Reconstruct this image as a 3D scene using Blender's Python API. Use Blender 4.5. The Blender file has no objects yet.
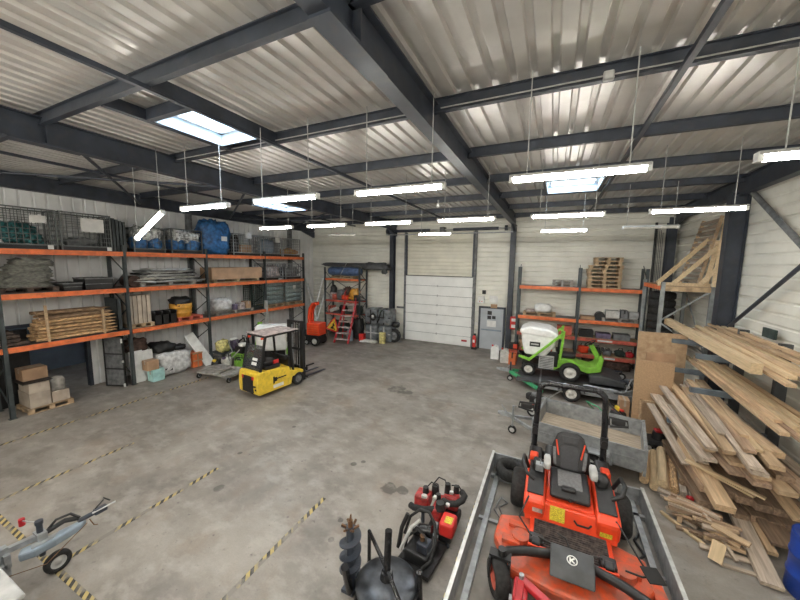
import bpy, math, random
from mathutils import Vector, Matrix, noise
PI = math.pi
SC = bpy.context.scene
COL = SC.collection
rnd = random.Random(7)

# ---------------------------------------------------------------- materials
def mat(name, c, rough=.6, metal=0., var=.12, scale=6., c2=None, bump=0., rand=0., emit=None, alpha=None, dirt=0., stretch=None):
    m = bpy.data.materials.new(name); m.use_nodes = True
    nt = m.node_tree; b = nt.nodes['Principled BSDF']
    b.inputs['Roughness'].default_value = rough
    b.inputs['Metallic'].default_value = metal
    tc = nt.nodes.new('ShaderNodeTexCoord')
    src = tc.outputs['Object']
    if stretch:
        mp = nt.nodes.new('ShaderNodeMapping'); mp.inputs['Scale'].default_value = stretch
        nt.links.new(src, mp.inputs['Vector']); src = mp.outputs['Vector']
    n = nt.nodes.new('ShaderNodeTexNoise'); n.inputs['Scale'].default_value = scale; n.inputs['Detail'].default_value = 5
    nt.links.new(src, n.inputs['Vector'])
    r = nt.nodes.new('ShaderNodeValToRGB')
    if c2 is None:
        c2 = [x*(1-var*2) for x in c]; c1 = [min(1, x*(1+var)) for x in c]
    else: c1 = c
    r.color_ramp.elements[0].position = .35; r.color_ramp.elements[1].position = .65
    r.color_ramp.elements[0].color = (*c2, 1); r.color_ramp.elements[1].color = (*c1, 1)
    nt.links.new(n.outputs['Fac'], r.inputs['Fac'])
    out = r.outputs['Color']
    if rand:
        oi = nt.nodes.new('ShaderNodeObjectInfo'); h = nt.nodes.new('ShaderNodeHueSaturation')
        mr = nt.nodes.new('ShaderNodeMapRange'); mr.inputs['To Min'].default_value = 1-rand; mr.inputs['To Max'].default_value = 1+rand*.7
        nt.links.new(oi.outputs['Random'], mr.inputs['Value']); nt.links.new(mr.outputs['Result'], h.inputs['Value'])
        nt.links.new(out, h.inputs['Color']); out = h.outputs['Color']
    if dirt:
        n2 = nt.nodes.new('ShaderNodeTexNoise'); n2.inputs['Scale'].default_value = scale*2.3; n2.inputs['Detail'].default_value = 8
        nt.links.new(src, n2.inputs['Vector'])
        r2 = nt.nodes.new('ShaderNodeValToRGB'); r2.color_ramp.elements[0].position = .52; r2.color_ramp.elements[1].position = .68
        r2.color_ramp.elements[0].color = (0, 0, 0, 1); r2.color_ramp.elements[1].color = (dirt, dirt, dirt, 1)
        nt.links.new(n2.outputs['Fac'], r2.inputs['Fac'])
        mx = nt.nodes.new('ShaderNodeMixRGB'); mx.inputs['Color2'].default_value = (.12, .10, .08, 1)
        nt.links.new(r2.outputs['Color'], mx.inputs['Fac']); nt.links.new(out, mx.inputs['Color1']); out = mx.outputs['Color']
    nt.links.new(out, b.inputs['Base Color'])
    if bump:
        bp = nt.nodes.new('ShaderNodeBump'); bp.inputs['Strength'].default_value = bump; bp.inputs['Distance'].default_value = .02
        nt.links.new(n.outputs['Fac'], bp.inputs['Height']); nt.links.new(bp.outputs['Normal'], b.inputs['Normal'])
    if emit:
        b.inputs['Emission Color'].default_value = (*emit[0], 1); b.inputs['Emission Strength'].default_value = emit[1]
    if alpha is not None: b.inputs['Alpha'].default_value = alpha
    return m
M = {}
def dm(k, *a, **kw): M[k] = mat(k, *a, **kw)
dm('steel_dark', (.035, .043, .06), .45, .0, .15, 3, dirt=.15)
dm('sheet_roof', (.70, .68, .65), .30, .42, .05, 1.3, dirt=.08)
dm('sheet_wall', (.76, .75, .68), .5, .0, .05, 1.0, dirt=.06)
dm('sheet_left', (.80, .80, .80), .5, .0, .07, 1.0, dirt=.10)
dm('door_white', (.80, .81, .79), .45, 0, .03, 2)
dm('door_beige', (.70, .68, .58), .45, 0, .04, 2)
dm('door_grey', (.40, .43, .46), .5, 0, .05, 2)
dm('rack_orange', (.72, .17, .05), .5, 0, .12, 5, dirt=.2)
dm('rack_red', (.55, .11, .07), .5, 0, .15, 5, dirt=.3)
dm('rack_post', (.055, .066, .07), .5, .2, .15, 4)
dm('rack_grey', (.30, .32, .32), .5, .3, .15, 4)
dm('black', (.014, .014, .015), .5, 0, .2, 8)
dm('black_gloss', (.016, .016, .018), .22, 0, .2, 8)
dm('rubber', (.018, .018, .018), .8, 0, .3, 20, bump=.3)
dm('galv', (.33, .345, .355), .45, .5, .12, 9)
dm('galv_bright', (.62, .63, .62), .35, .5, .1, 9)
dm('steel', (.45, .45, .45), .3, .8, .1, 9)
dm('wire', (.13, .14, .14), .45, .5, .1, 9)
dm('wire_light', (.36, .37, .37), .45, .5, .1, 9)
dm('white', (.75, .75, .73), .55, 0, .06, 6)
dm('white_dirty', (.60, .59, .55), .6, 0, .1, 6, dirt=.3)
dm('paper', (.72, .72, .70), .8, 0, .05, 6)
dm('plastic_clear', (.55, .56, .55), .25, 0, .35, 9, bump=.6)
dm('blue', (.035, .145, .36), .4, 0, .3, 7, bump=.4)
dm('blue_barrel', (.012, .05, .30), .35, 0, .1, 4)
dm('teal', (.012, .10, .105), .7, 0, .5, 14, bump=.8)
dm('net_grey', (.21, .21, .18), .85, 0, .35, 12, c2=(.09, .09, .08), bump=1., stretch=(1, 1, 3))
dm('cardboard', (.40, .25, .15), .8, 0, .1, 3, rand=.15)
dm('cardboard_pale', (.44, .37, .30), .8, 0, .1, 3, rand=.12)
dm('osb', (.46, .33, .20), .85, 0, .2, 9, c2=(.34, .22, .13))
dm('chipboard', (.42, .28, .165), .85, 0, .07, 30)
dm('wood', (.53, .375, .23), .75, 0, .11, 4, rand=.25, stretch=(6, .5, 6), dirt=.12)
dm('wood_fresh', (.62, .47, .29), .7, 0, .09, 4, rand=.14, stretch=(6, .5, 6))
dm('wood_grey', (.46, .375, .295), .8, 0, .15, 4, rand=.28, stretch=(6, .5, 6), dirt=.25)
dm('floor_planks', (.36, .29, .215), .8, 0, .2, 4, stretch=(.5, 6, 6), dirt=.3)
dm('wood_brown', (.33, .225, .15), .8, 0, .16, 4, rand=.28, stretch=(6, .5, 6), dirt=.25)
dm('stake', (.58, .37, .19), .8, 0, .3, 9, rand=.3, stretch=(5, 1, 5), dirt=.5)
dm('stake_dark', (.085, .06, .048), .9, 0, .35, 9, rand=.3, bump=.5)
dm('pallet_wood', (.46, .33, .20), .8, 0, .2, 6, rand=.2)
dm('pallet_grey', (.33, .31, .28), .8, 0, .2, 6, rand=.15)
dm('yellow', (.80, .56, .05), .42, 0, .08, 5, dirt=.25)
dm('green', (.20, .46, .045), .4, 0, .12, 5, dirt=.15)
dm('green_paint', (.06, .34, .16), .45, 0, .12, 5)
dm('green_dark', (.035, .055, .05), .6, 0, .2, 5)
dm('roll_green', (.22, .27, .265), .75, 0, .2, 8, rand=.12)
dm('orange_paint', (.74, .062, .018), .33, 0, .06, 5, dirt=.12)
dm('orange_deck', (.66, .085, .022), .45, 0, .25, 7, c2=(.38, .10, .06), dirt=.35)
dm('red', (.40, .018, .024), .4, 0, .12, 6)
dm('red_bright', (.62, .03, .025), .4, 0, .1, 6)
dm('red_engine', (.42, .03, .03), .4, 0, .25, 12, dirt=.4)
dm('seat_black', (.022, .022, .024), .5, 0, .15, 30)
dm('seat_grey', (.045, .045, .05), .6, 0, .1, 30)
dm('grey_mid', (.16, .165, .17), .6, 0, .2, 6)
dm('grey_plate', (.06, .063, .067), .5, .1, .12, 6)
dm('grey_light', (.42, .42, .41), .6, 0, .1, 6)
dm('seat_light', (.15, .15, .155), .6, 0, .12, 30)
dm('arm_blue', (.10, .125, .15), .5, .1, .12, 5)
dm('bluegrey', (.22, .27, .32), .5, 0, .1, 5)
dm('disc_steel', (.085, .092, .105), .34, .6, .25, 6)
dm('foot_mat', (.06, .045, .042), .8, 0, .35, 14)
dm('yellow_label', (.72, .58, .04), .5, 0, .25, 60, c2=(.35, .26, .02))
dm('copper', (.20, .11, .06), .4, .6, .2, 9)
dm('ibc', (.14, .155, .165), .35, 0, .25, 5)
dm('orange_bucket', (.62, .30, .04), .5, 0, .12, 6)
dm('teal_box', (.36, .60, .58), .7, 0, .1, 6)
dm('purple', (.13, .10, .17), .6, 0, .2, 6)
dm('yellow_bag', (.62, .55, .22), .7, 0, .25, 9)
dm('sack_brown', (.08, .045, .035), .85, 0, .3, 9, bump=.5)
dm('sack_white', (.62, .62, .62), .7, 0, .18, 8, bump=.6)
dm('pinkwrap', (.45, .38, .36), .4, 0, .3, 9, bump=.4)
dm('tape_roll', (.08, .13, .25), .5, 0, .2, 6)
dm('red_pattern', (.40, .07, .06), .6, 0, .3, 16, c2=(.45, .36, .05))
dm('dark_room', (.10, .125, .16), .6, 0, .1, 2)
dm('glass_dark', (.08, .085, .09), .12, 0, .1, 5, alpha=.6)

def emission(name, c, s):
    m = bpy.data.materials.new(name); m.use_nodes = True; nt = m.node_tree
    b = nt.nodes['Principled BSDF']; b.inputs['Base Color'].default_value = (.9, .9, .9, 1)
    b.inputs['Emission Color'].default_value = (*c, 1); b.inputs['Emission Strength'].default_value = s
    M[name] = m
emission('tube', (1, .965, .89), 42)

# ---------------------------------------------------------------- mesh builder
class MB:
    def __init__(s): s.v = []; s.f = []; s.s = []
    def add(s, vs, fs, smooth=False, mtx=None):
        b = len(s.v)
        s.v += [tuple((mtx @ Vector(v)) if mtx else v) for v in vs]
        s.f += [tuple(i+b for i in f) for f in fs]; s.s += [smooth]*len(fs)
        return s
    def bx(s, x0, x1, y0, y1, z0, z1, mtx=None):
        vs = [(x, y, z) for z in (z0, z1) for y in (y0, y1) for x in (x0, x1)]
        return s.add(vs, [(0, 2, 3, 1), (4, 5, 7, 6), (0, 1, 5, 4), (2, 6, 7, 3), (0, 4, 6, 2), (1, 3, 7, 5)], False, mtx)
    def box(s, c, d, rx=0, ry=0, rz=0):
        m = Matrix.Translation(c) @ Matrix.Rotation(rz, 4, 'Z') @ Matrix.Rotation(ry, 4, 'Y') @ Matrix.Rotation(rx, 4, 'X')
        return s.bx(-d[0]/2, d[0]/2, -d[1]/2, d[1]/2, -d[2]/2, d[2]/2, m)
    def beam(s, p0, p1, w, t, up=(0, 0, 1)):
        p0 = Vector(p0); p1 = Vector(p1); y = (p1-p0); L = y.length; y /= L
        x = y.cross(Vector(up))
        if x.length < 1e-4: x = y.cross(Vector((1, 0, 0)))
        x.normalize(); z = x.cross(y)
        m = Matrix.Translation(p0) @ Matrix((x, y, z)).transposed().to_4x4()
        return s.bx(-w/2, w/2, 0, L, -t/2, t/2, m)
    def cyl(s, p0, p1, r, r2=None, n=12, cap=True):
        p0 = Vector(p0); p1 = Vector(p1); r2 = r if r2 is None else r2
        z = (p1-p0).normalized(); x = z.orthogonal().normalized(); y = z.cross(x)
        vs = [p0+(x*math.cos(2*PI*i/n)+y*math.sin(2*PI*i/n))*r for i in range(n)] + [p1+(x*math.cos(2*PI*i/n)+y*math.sin(2*PI*i/n))*r2 for i in range(n)]
        s.add([tuple(v) for v in vs], [(i, (i+1) % n, n+(i+1) % n, n+i) for i in range(n)], n > 6)
        if cap: s.add([tuple(v) for v in vs], [tuple(range(n-1, -1, -1)), tuple(range(n, 2*n))])
        return s
    def tube(s, pts, r, n=8, closed=False):
        P = [Vector(p) for p in pts]; k = len(P); vs = []
        pn = None
        for i, p in enumerate(P):
            a = P[i-1] if (i or closed) else P[0]; b = P[(i+1) % k] if (i < k-1 or closed) else P[-1]
            t = (b-a).normalized()
            if pn is None: x = t.orthogonal().normalized()
            else:
                x = pn - t*pn.dot(t)
                x = x.normalized() if x.length > 1e-5 else t.orthogonal().normalized()
            pn = x; y = t.cross(x)
            vs += [tuple(p+(x*math.cos(2*PI*j/n)+y*math.sin(2*PI*j/n))*r) for j in range(n)]
        fs = []
        for i in range(k if closed else k-1):
            for j in range(n): fs.append((i*n+j, i*n+(j+1) % n, ((i+1) % k)*n+(j+1) % n, ((i+1) % k)*n+j))
        s.add(vs, fs, True)
        if not closed: s.add(vs, [tuple(range(n-1, -1, -1)), tuple(range((k-1)*n, k*n))])
        return s
    def lathe(s, prof, c=(0, 0, 0), axis='z', n=20, closed=False, smooth=True):
        vs = []
        for r, h in prof:
            for i in range(n):
                a = 2*PI*i/n; u, w = r*math.cos(a), r*math.sin(a)
                p = (u, w, h) if axis == 'z' else ((h, u, w) if axis == 'x' else (w, h, u))
                vs.append((p[0]+c[0], p[1]+c[1], p[2]+c[2]))
        k = len(prof); fs = []
        for i in range(k if closed else k-1):
            for j in range(n):
                i2 = (i+1) % k
                fs.append((i*n+j, i*n+(j+1) % n, i2*n+(j+1) % n, i2*n+j))
        s.add(vs, fs, smooth)
        if not closed:
            if prof[0][0] > 1e-4: s.add(vs, [tuple(range(n-1, -1, -1))])
            if prof[-1][0] > 1e-4: s.add(vs, [tuple(range((k-1)*n, k*n))])
        return s
    def prism(s, pts, a0, a1, axis='x'):
        n = len(pts)
        def q(p, a): return (a, p[0], p[1]) if axis == 'x' else ((p[0], a, p[1]) if axis == 'y' else (p[0], p[1], a))
        vs = [q(p, a0) for p in pts]+[q(p, a1) for p in pts]
        return s.add(vs, [tuple(range(n-1, -1, -1)), tuple(range(n, 2*n))]+[(i, (i+1) % n, n+(i+1) % n, n+i) for i in range(n)])
    def blob(s, c, d, seed=0, amp=.12, e=.55, n=20, fr=2.2, flat=True):
        vs = []; fs = []; m = n//2
        def se(x, p): return math.copysign(abs(x)**p, x)
        for i in range(m+1):
            th = -PI/2+PI*i/m
            for j in range(n):
                ph = 2*PI*j/n
                x, y, z = se(math.cos(th), e)*se(math.cos(ph), e), se(math.cos(th), e)*se(math.sin(ph), e), se(math.sin(th), e)
                k = 1+amp*2*noise.noise(Vector((x*fr+seed*3.1, y*fr-seed*1.7, z*fr)))+amp*noise.noise(Vector((x*fr*2.6+seed, y*fr*2.6, z*fr*2.6)))
                zz = z*k
                if flat and zz < -1: zz = -1
                vs.append((c[0]+x*k*d[0]/2, c[1]+y*k*d[1]/2, c[2]+zz*d[2]/2))
        for i in range(m):
            for j in range(n): fs.append((i*n+j, i*n+(j+1) % n, (i+1)*n+(j+1) % n, (i+1)*n+j))
        return s.add(vs, fs, True)
    def torus(s, c, R, r, axis='z', n=24, k=8):
        return s.lathe([(R+r*math.cos(2*PI*i/k), r*math.sin(2*PI*i/k)) for i in range(k)], c, axis, n, True)
    def ob(s, name, m, parent=None, bevel=0, seg=2, loc=None, rot=None):
        me = bpy.data.meshes.new(name); me.from_pydata(s.v, [], s.f)
        me.polygons.foreach_set('use_smooth', s.s); me.materials.append(M[m] if isinstance(m, str) else m); me.update()
        o = bpy.data.objects.new(name, me); COL.objects.link(o)
        if parent: o.parent = parent
        if loc: o.location = loc
        if rot: o.rotation_euler = rot
        if bevel:
            b = o.modifiers.new('Bevel', 'BEVEL'); b.width = bevel; b.segments = seg; b.limit_method = 'ANGLE'; b.angle_limit = .6
        return o
def tag(o, label, cat, group=None):
    o['label'] = label; o['category'] = cat
    if group: o['group'] = group
    return o
def T(name, label, cat, loc=(0, 0, 0), rz=0, group=None):
    o = bpy.data.objects.new(name, None); COL.objects.link(o); o.empty_display_size = .1
    o.location = loc; o.rotation_euler = (0, 0, rz)
    return tag(o, label, cat, group)
def ST(o): o['kind'] = 'structure'; return o
def kids(o): return [c for c in bpy.data.objects if c.parent == o]
def dup(root, loc, rz, label, group=None):
    def cp(o, par):
        c = o.copy(); COL.objects.link(c)
        if par: c.parent = par
        for k in kids(o): cp(k, c)
        return c
    r = cp(root, None); r.location = loc; r.rotation_euler = (0, 0, rz); r['label'] = label
    if group: r['group'] = group
    return r
def wheel(parent, c, R, w, axis='x', rim='galv', name='wheel', tyre='rubber', hub=.58):
    t = MB().lathe([(R*hub, -w*.42), (R*.86, -w*.5), (R*.97, -w*.38), (R, -w*.15), (R, w*.15), (R*.97, w*.38), (R*.86, w*.5), (R*hub, w*.42)], c, axis, 24, True).ob(name, tyre, parent)
    MB().lathe([(0, -w*.30), (R*.2, -w*.34), (R*.22, -w*.22), (R*.5, -w*.2), (R*hub, -w*.38), (R*(hub+.02), -w*.38), (R*(hub+.02), w*.38), (R*hub, w*.38), (R*.5, w*.2), (R*.22, w*.22), (R*.2, w*.34), (0, w*.30)], c, axis, 20).ob('rim', rim, t)
    return t
def text(s, size, m, parent, loc, rot, name='lettering'):
    cu = bpy.data.curves.new(name, 'FONT'); cu.body = s; cu.size = size; cu.extrude = .002; cu.align_x = 'CENTER'; cu.align_y = 'CENTER'
    o = bpy.data.objects.new(name+'_t', cu); COL.objects.link(o)
    me = bpy.data.meshes.new_from_object(o); bpy.data.objects.remove(o)
    me.materials.clear(); me.materials.append(M[m])
    o = bpy.data.objects.new(name, me); COL.objects.link(o); o.parent = parent; o.location = loc; o.rotation_euler = rot
    return o
# ---------------------------------------------------------------- camera, world
Fx, YAW, PIT, ROL = 324.83, .43923, .115107, .0149474
cy, sy, cp, sp, cr, sr = math.cos(YAW), math.sin(YAW), math.cos(PIT), math.sin(PIT), math.cos(ROL), math.sin(ROL)
fw = Vector((-sy*cp, cy*cp, -sp)); rt = Vector((cy, sy, 0)); up = rt.cross(fw)
rt2 = rt*cr+up*sr; up2 = -rt*sr+up*cr
cam = bpy.data.cameras.new('camera'); camo = bpy.data.objects.new('camera', cam); COL.objects.link(camo)
cam.sensor_width = 36; cam.lens = 36*Fx/800; cam.clip_start = .05
camo.matrix_world = Matrix.Translation((0, 0, 4.5)) @ Matrix((rt2, up2, -fw)).transposed().to_4x4()
SC.camera = camo
SC.view_settings.view_transform = 'Standard'; SC.view_settings.look = 'None'; SC.view_settings.gamma = 1
SC.view_settings.use_curve_mapping = False; SC.view_settings.exposure = 1.0
SC.cycles.use_denoising = True; SC.cycles.max_bounces = 8; SC.cycles.diffuse_bounces = 5
SC.cycles.sample_clamp_indirect = 6
w = bpy.data.worlds.new('world'); SC.world = w; w.use_nodes = True
bg = w.node_tree.nodes['Background']; bg.inputs['Color'].default_value = (.93, .97, 1, 1); bg.inputs['Strength'].default_value = 12.0

# ---------------------------------------------------------------- floor
XL, XR, YF, YB = -14.6, 4.6, -3.0, 17.3
def floor_material():
    m = bpy.data.materials.new('concrete'); m.use_nodes = True; nt = m.node_tree; b = nt.nodes['Principled BSDF']
    N = nt.nodes.new; Lk = nt.links.new
    tc = N('ShaderNodeTexCoord'); src = tc.outputs['Object']
    def nz(sc, det, st=None):
        n = N('ShaderNodeTexNoise'); n.inputs['Scale'].default_value = sc; n.inputs['Detail'].default_value = det; n.inputs['Roughness'].default_value = .62
        s = src
        if st:
            mp = N('ShaderNodeMapping'); mp.inputs['Scale'].default_value = st; mp.inputs['Rotation'].default_value = (0, 0, .3); Lk(src, mp.inputs['Vector']); s = mp.outputs['Vector']
        Lk(s, n.inputs['Vector']); return n.outputs['Fac']
    def ramp(f, p0, p1, c0, c1):
        r = N('ShaderNodeValToRGB'); e = r.color_ramp.elements; e[0].position = p0; e[1].position = p1; e[0].color = (*c0, 1); e[1].color = (*c1, 1); Lk(f, r.inputs['Fac']); return r.outputs['Color']
    def mix(f, a, bb, typ='MIX'):
        x = N('ShaderNodeMixRGB'); x.blend_type = typ
        for v, k in ((f, 'Fac'), (a, 'Color1'), (bb, 'Color2')):
            if isinstance(v, (int, float)): x.inputs[k].default_value = v
            elif isinstance(v, tuple): x.inputs[k].default_value = (*v, 1)
            else: Lk(v, x.inputs[k])
        return x.outputs['Color']
    col = ramp(nz(.55, 6), .36, .64, (.150, .134, .117), (.285, .258, .228))
    col = mix(ramp(nz(1.6, 8, (1, 1.5, 1)), .45, .72, (0, 0, 0), (.6,)*3), col, (.35, .32, .288))
    col = mix(ramp(nz(.9, 6, (1.3, .9, 1)), .54, .72, (0, 0, 0), (.5,)*3), col, (.235, .17, .122))
    col = mix(ramp(nz(5.5, 6), .60, .70, (0, 0, 0), (.45,)*3), col, (.095, .088, .084))
    col = mix(ramp(nz(40, 3), .3, .7, (0, 0, 0), (.25,)*3), col, (.125, .117, .108))
    # oil stains with their own outlines
    d = None
    wob = N('ShaderNodeTexNoise'); wob.inputs['Scale'].default_value = 4.5; wob.inputs['Detail'].default_value = 3; Lk(src, wob.inputs['Vector'])
    for (x, y, r) in ((-4.81, 10.09, .33), (-4.35, 10.0, .2), (-2.72, 5.38, .17), (-2.45, 5.46, .12), (-3.78, 5.75, .07), (-3.64, 5.9, .06), (-6.15, 6.4, .05), (-6.4, 4.9, .05), (-5.75, 3.9, .10), (-3.0, 3.9, .05), (-3.1, 4.3, .05)):
        v = N('ShaderNodeVectorMath'); v.operation = 'DISTANCE'; Lk(src, v.inputs[0]); v.inputs[1].default_value = (x, y, 0)
        a = N('ShaderNodeMath'); a.operation = 'DIVIDE'; Lk(v.outputs['Value'], a.inputs[0]); a.inputs[1].default_value = r
        if d is None: d = a.outputs[0]
        else:
            mn = N('ShaderNodeMath'); mn.operation = 'MINIMUM'; Lk(d, mn.inputs[0]); Lk(a.outputs[0], mn.inputs[1]); d = mn.outputs[0]
    ad = N('ShaderNodeMath'); ad.operation = 'MULTIPLY_ADD'; Lk(wob.outputs['Fac'], ad.inputs[0]); ad.inputs[1].default_value = 1.6; Lk(d, ad.inputs[2])
    st = ramp(ad.outputs[0], 1.55, 1.8, (.72,)*3, (0, 0, 0))
    # ramp positions are 0..1 so rescale
    sc = N('ShaderNodeMath'); sc.operation = 'MULTIPLY'; Lk(ad.outputs[0], sc.inputs[0]); sc.inputs[1].default_value = .4
    st = ramp(sc.outputs[0], .66, .74, (.72,)*3, (0, 0, 0))
    col = mix(st, col, (.045, .04, .036))
    # saw-cut joints
    col = mix(ramp(nz(11, 2), .70, .735, (0, 0, 0), (.55,)*3), col, (.06, .054, .05))
    col = mix(ramp(nz(2.2, 9, (1, 1.4, 1)), .50, .68, (0, 0, 0), (.5,)*3), col, (.39, .36, .325))
    col = mix(ramp(nz(.42, 3), .55, .66, (0, 0, 0), (.3,)*3), col, (.11, .10, .09))
    Lk(col, b.inputs['Base Color'])
    Lk(ramp(nz(1.2, 6), .35, .7, (.36,)*3, (.62,)*3), b.inputs['Roughness'])
    bp = N('ShaderNodeBump'); bp.inputs['Strength'].default_value = .08; Lk(nz(14, 6), bp.inputs['Height']); Lk(bp.outputs['Normal'], b.inputs['Normal'])
    return m
ST(MB().bx(-19.5, XR+.1, YF-.1, YB+.1, -.12, 0).ob('floor', floor_material()))

# hazard tape stuck on the floor
def tape_material():
    m = bpy.data.materials.new('hazard_tape'); m.use_nodes = True; nt = m.node_tree; b = nt.nodes['Principled BSDF']; N = nt.nodes.new; Lk = nt.links.new
    tc = N('ShaderNodeTexCoord'); sx = N('ShaderNodeSeparateXYZ'); Lk(tc.outputs['Object'], sx.inputs[0])
    a = N('ShaderNodeMath'); a.operation = 'ADD'; Lk(sx.outputs[0], a.inputs[0]); Lk(sx.outputs[1], a.inputs[1])
    f = N('ShaderNodeMath'); f.operation = 'PINGPONG'; Lk(a.outputs[0], f.inputs[0]); f.inputs[1].default_value = .075
    g = N('ShaderNodeMath'); g.operation = 'GREATER_THAN'; Lk(f.outputs[0], g.inputs[0]); g.inputs[1].default_value = .036
    x = N('ShaderNodeMixRGB'); Lk(g.outputs[0], x.inputs['Fac']); x.inputs['Color1'].default_value = (.035, .033, .03, 1); x.inputs['Color2'].default_value = (.42, .32, .12, 1)
    n = N('ShaderNodeTexNoise'); n.inputs['Scale'].default_value = 3.2; n.inputs['Detail'].default_value = 6; Lk(tc.outputs['Object'], n.inputs['Vector'])
    r = N('ShaderNodeValToRGB'); r.color_ramp.elements[0].position = .47; r.color_ramp.elements[1].position = .60; Lk(n.outputs['Fac'], r.inputs['Fac'])
    oc = N('ShaderNodeObjectInfo')
    mx = N('ShaderNodeMixRGB'); Lk(r.outputs['Color'], mx.inputs['Fac']); Lk(x.outputs['Color'], mx.inputs['Color1']); mx.inputs['Color2'].default_value = (.20, .183, .162, 1)
    Lk(mx.outputs['Color'], b.inputs['Base Color']); b.inputs['Roughness'].default_value = .6
    return m
TAPE = tape_material()
def tape(x0, x1, y0, y1, label):
    tag(MB().bx(x0, x1, y0, y1, .0005, .003).ob('floor_tape', TAPE), label, 'floor tape', 'hazard tape lines on the floor')
tape(-11.79, -11.71, -1, 8.3, 'yellow and black hazard tape line on the floor nearest the orange racking')
tape(-9.09, -9.01, 1.78, 4.05, 'worn yellow and black floor tape running from beside the drawbar trailer, second from racking')
tape(-6.38, -6.30, 1.78, 4.3, 'yellow and black floor tape starting at the small jockey wheel')
tape(-3.74, -3.66, .8, 4.6, 'fading yellow and black floor tape left of the auger')
tape(-1.08, -1.0, 1.2, 6.3, 'yellow and black floor tape beside the big trailer rail')
tape(-11.9, -4.0, 1.69, 1.77, 'hazard tape line crossing under the drawbar across the bay ends')

# ---------------------------------------------------------------- roof
def rz(y): return 7.05-.010*y           # underside of the roof sheet
def rib_sheet(name, mt, p0, u, v, nrm, W, Hh, pitch=.333, hi=.05, low=.62, slope=.1, holes=()):
    """ribbed sheet: W along u, ribs run along v with length Hh; holes as (u0,u1,v0,v1)"""
    p0, u, v, nrm = map(Vector, (p0, u, v, nrm)); mb = MB()
    us = sorted({0, W, *[h[0] for h in holes], *[h[1] for h in holes]})
    def prof(a):
        t = (a/pitch) % 1
        if t < low: return 0
        if t < low+slope: return hi*(t-low)/slope
        if t < 1-slope: return hi
        return hi*(1-t)/slope
    for a, b in zip(us[:-1], us[1:]):
        vs_ = sorted({0, Hh, *[q for h in holes if h[0] < b-1e-6 and h[1] > a+1e-6 for q in h[2:]]})
        br = {a, b}
        k = math.floor(a/pitch)
        while k*pitch < b:
            for t in (0, low, low+slope, 1-slope):
                q = (k+t)*pitch
                if a < q < b: br.add(q)
            k += 1
        br = sorted(br)
        for c, d in zip(vs_[:-1], vs_[1:]):
            if any(h[0] < b-1e-6 and h[1] > a+1e-6 and h[2] < d-1e-6 and h[3] > c+1e-6 for h in holes): continue
            pts = []
            for q in br: pts += [tuple(p0+u*q+v*c+nrm*prof(q)), tuple(p0+u*q+v*d+nrm*prof(q))]
            mb.add(pts, [(2*i, 2*i+2, 2*i+3, 2*i+1) for i in range(len(br)-1)])
    return ST(mb.ob(name, mt))
SKY = [(-6.28, -5.17, 3.50, 4.72), (-.32, 1.02, 10.1, 11.65), (-11.3, -10.1, 9.75, 11.6)]
rib_sheet('ceiling', 'sheet_roof', (XL-.3, YF, rz(YF)), (1, 0, 0), Vector((0, YB-YF, rz(YB)-rz(YF))).normalized(), (0, 0, 1), XR-XL+.6, YB-YF+.3, .26, .05, .58, .07,
          [(s[0]-XL+.3, s[1]-XL+.3, s[2]-YF, s[3]-YF) for s in SKY])
sky_glass = bpy.data.materials.new('skylight_pane'); sky_glass.use_nodes = True
nt = sky_glass.node_tree; nt.nodes.clear()
o_ = nt.nodes.new('ShaderNodeOutputMaterial'); mxs = nt.nodes.new('ShaderNodeMixShader'); tr = nt.nodes.new('ShaderNodeBsdfTransparent'); tl = nt.nodes.new('ShaderNodeBsdfTranslucent')
tl.inputs['Color'].default_value = (.9, .95, 1, 1); tr.inputs['Color'].default_value = (.85, .93, 1, 1); mxs.inputs['Fac'].default_value = .55
nt.links.new(tr.outputs[0], mxs.inputs[1]); nt.links.new(tl.outputs[0], mxs.inputs[2]); nt.links.new(mxs.outputs[0], o_.inputs['Surface'])
dm('skyframe', (.66, .78, .90), .5, 0, .05, 4)
for i, (x0, x1, y0, y1) in enumerate(SKY):
    z = rz(y0)-.20; h = .50
    f = MB()
    f.bx(x0-.03, x0, y0-.03, y1+.03, z, z+h).bx(x1, x1+.03, y0-.03, y1+.03, z, z+h).bx(x0, x1, y0-.03, y0, z, z+h).bx(x0, x1, y1, y1+.03, z, z+h)
    fo = ST(f.ob('window_%d' % (i+1), 'skyframe'))
    MB().bx(x0, x1, y0, y1, z+h-.03, z+h-.01).ob('pane', sky_glass, fo)
    g = MB(); g.bx(x0, x1, (y0+y1)/2-.015, (y0+y1)/2+.015, z+h-.06, z+h-.035).bx((x0+x1)/2-.015, (x0+x1)/2+.015, y0, y1, z+h-.06, z+h-.035)
    g.bx(x0, x0+.09, y0, y1, z+.2, z+.24).bx(x1-.09, x1, y0, y1, z+.2, z+.24).bx(x0, x1, y0, y0+.09, z+.2, z+.24).bx(x0, x1, y1-.09, y1, z+.2, z+.24)
    g.ob('glazing_bar', 'white', fo)
def ibeam_y(name, x, y0, y1, zb, zt, fwid=.2, slope=-.010):
    mb = MB()
    for (a, b, c, d) in ((x-fwid/2, x+fwid/2, zb, zb+.02), (x-.008, x+.008, zb+.02, zt-.02), (x-fwid/2, x+fwid/2, zt-.02, zt)):
        vs = [(X, Y, Z+slope*Y) for Z in (c, d) for Y in (y0, y1) for X in (a, b)]
        mb.add(vs, [(0, 2, 3, 1), (4, 5, 7, 6), (0, 1, 5, 4), (2, 6, 7, 3), (0, 4, 6, 2), (1, 3, 7, 5)])
    return mb
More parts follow.
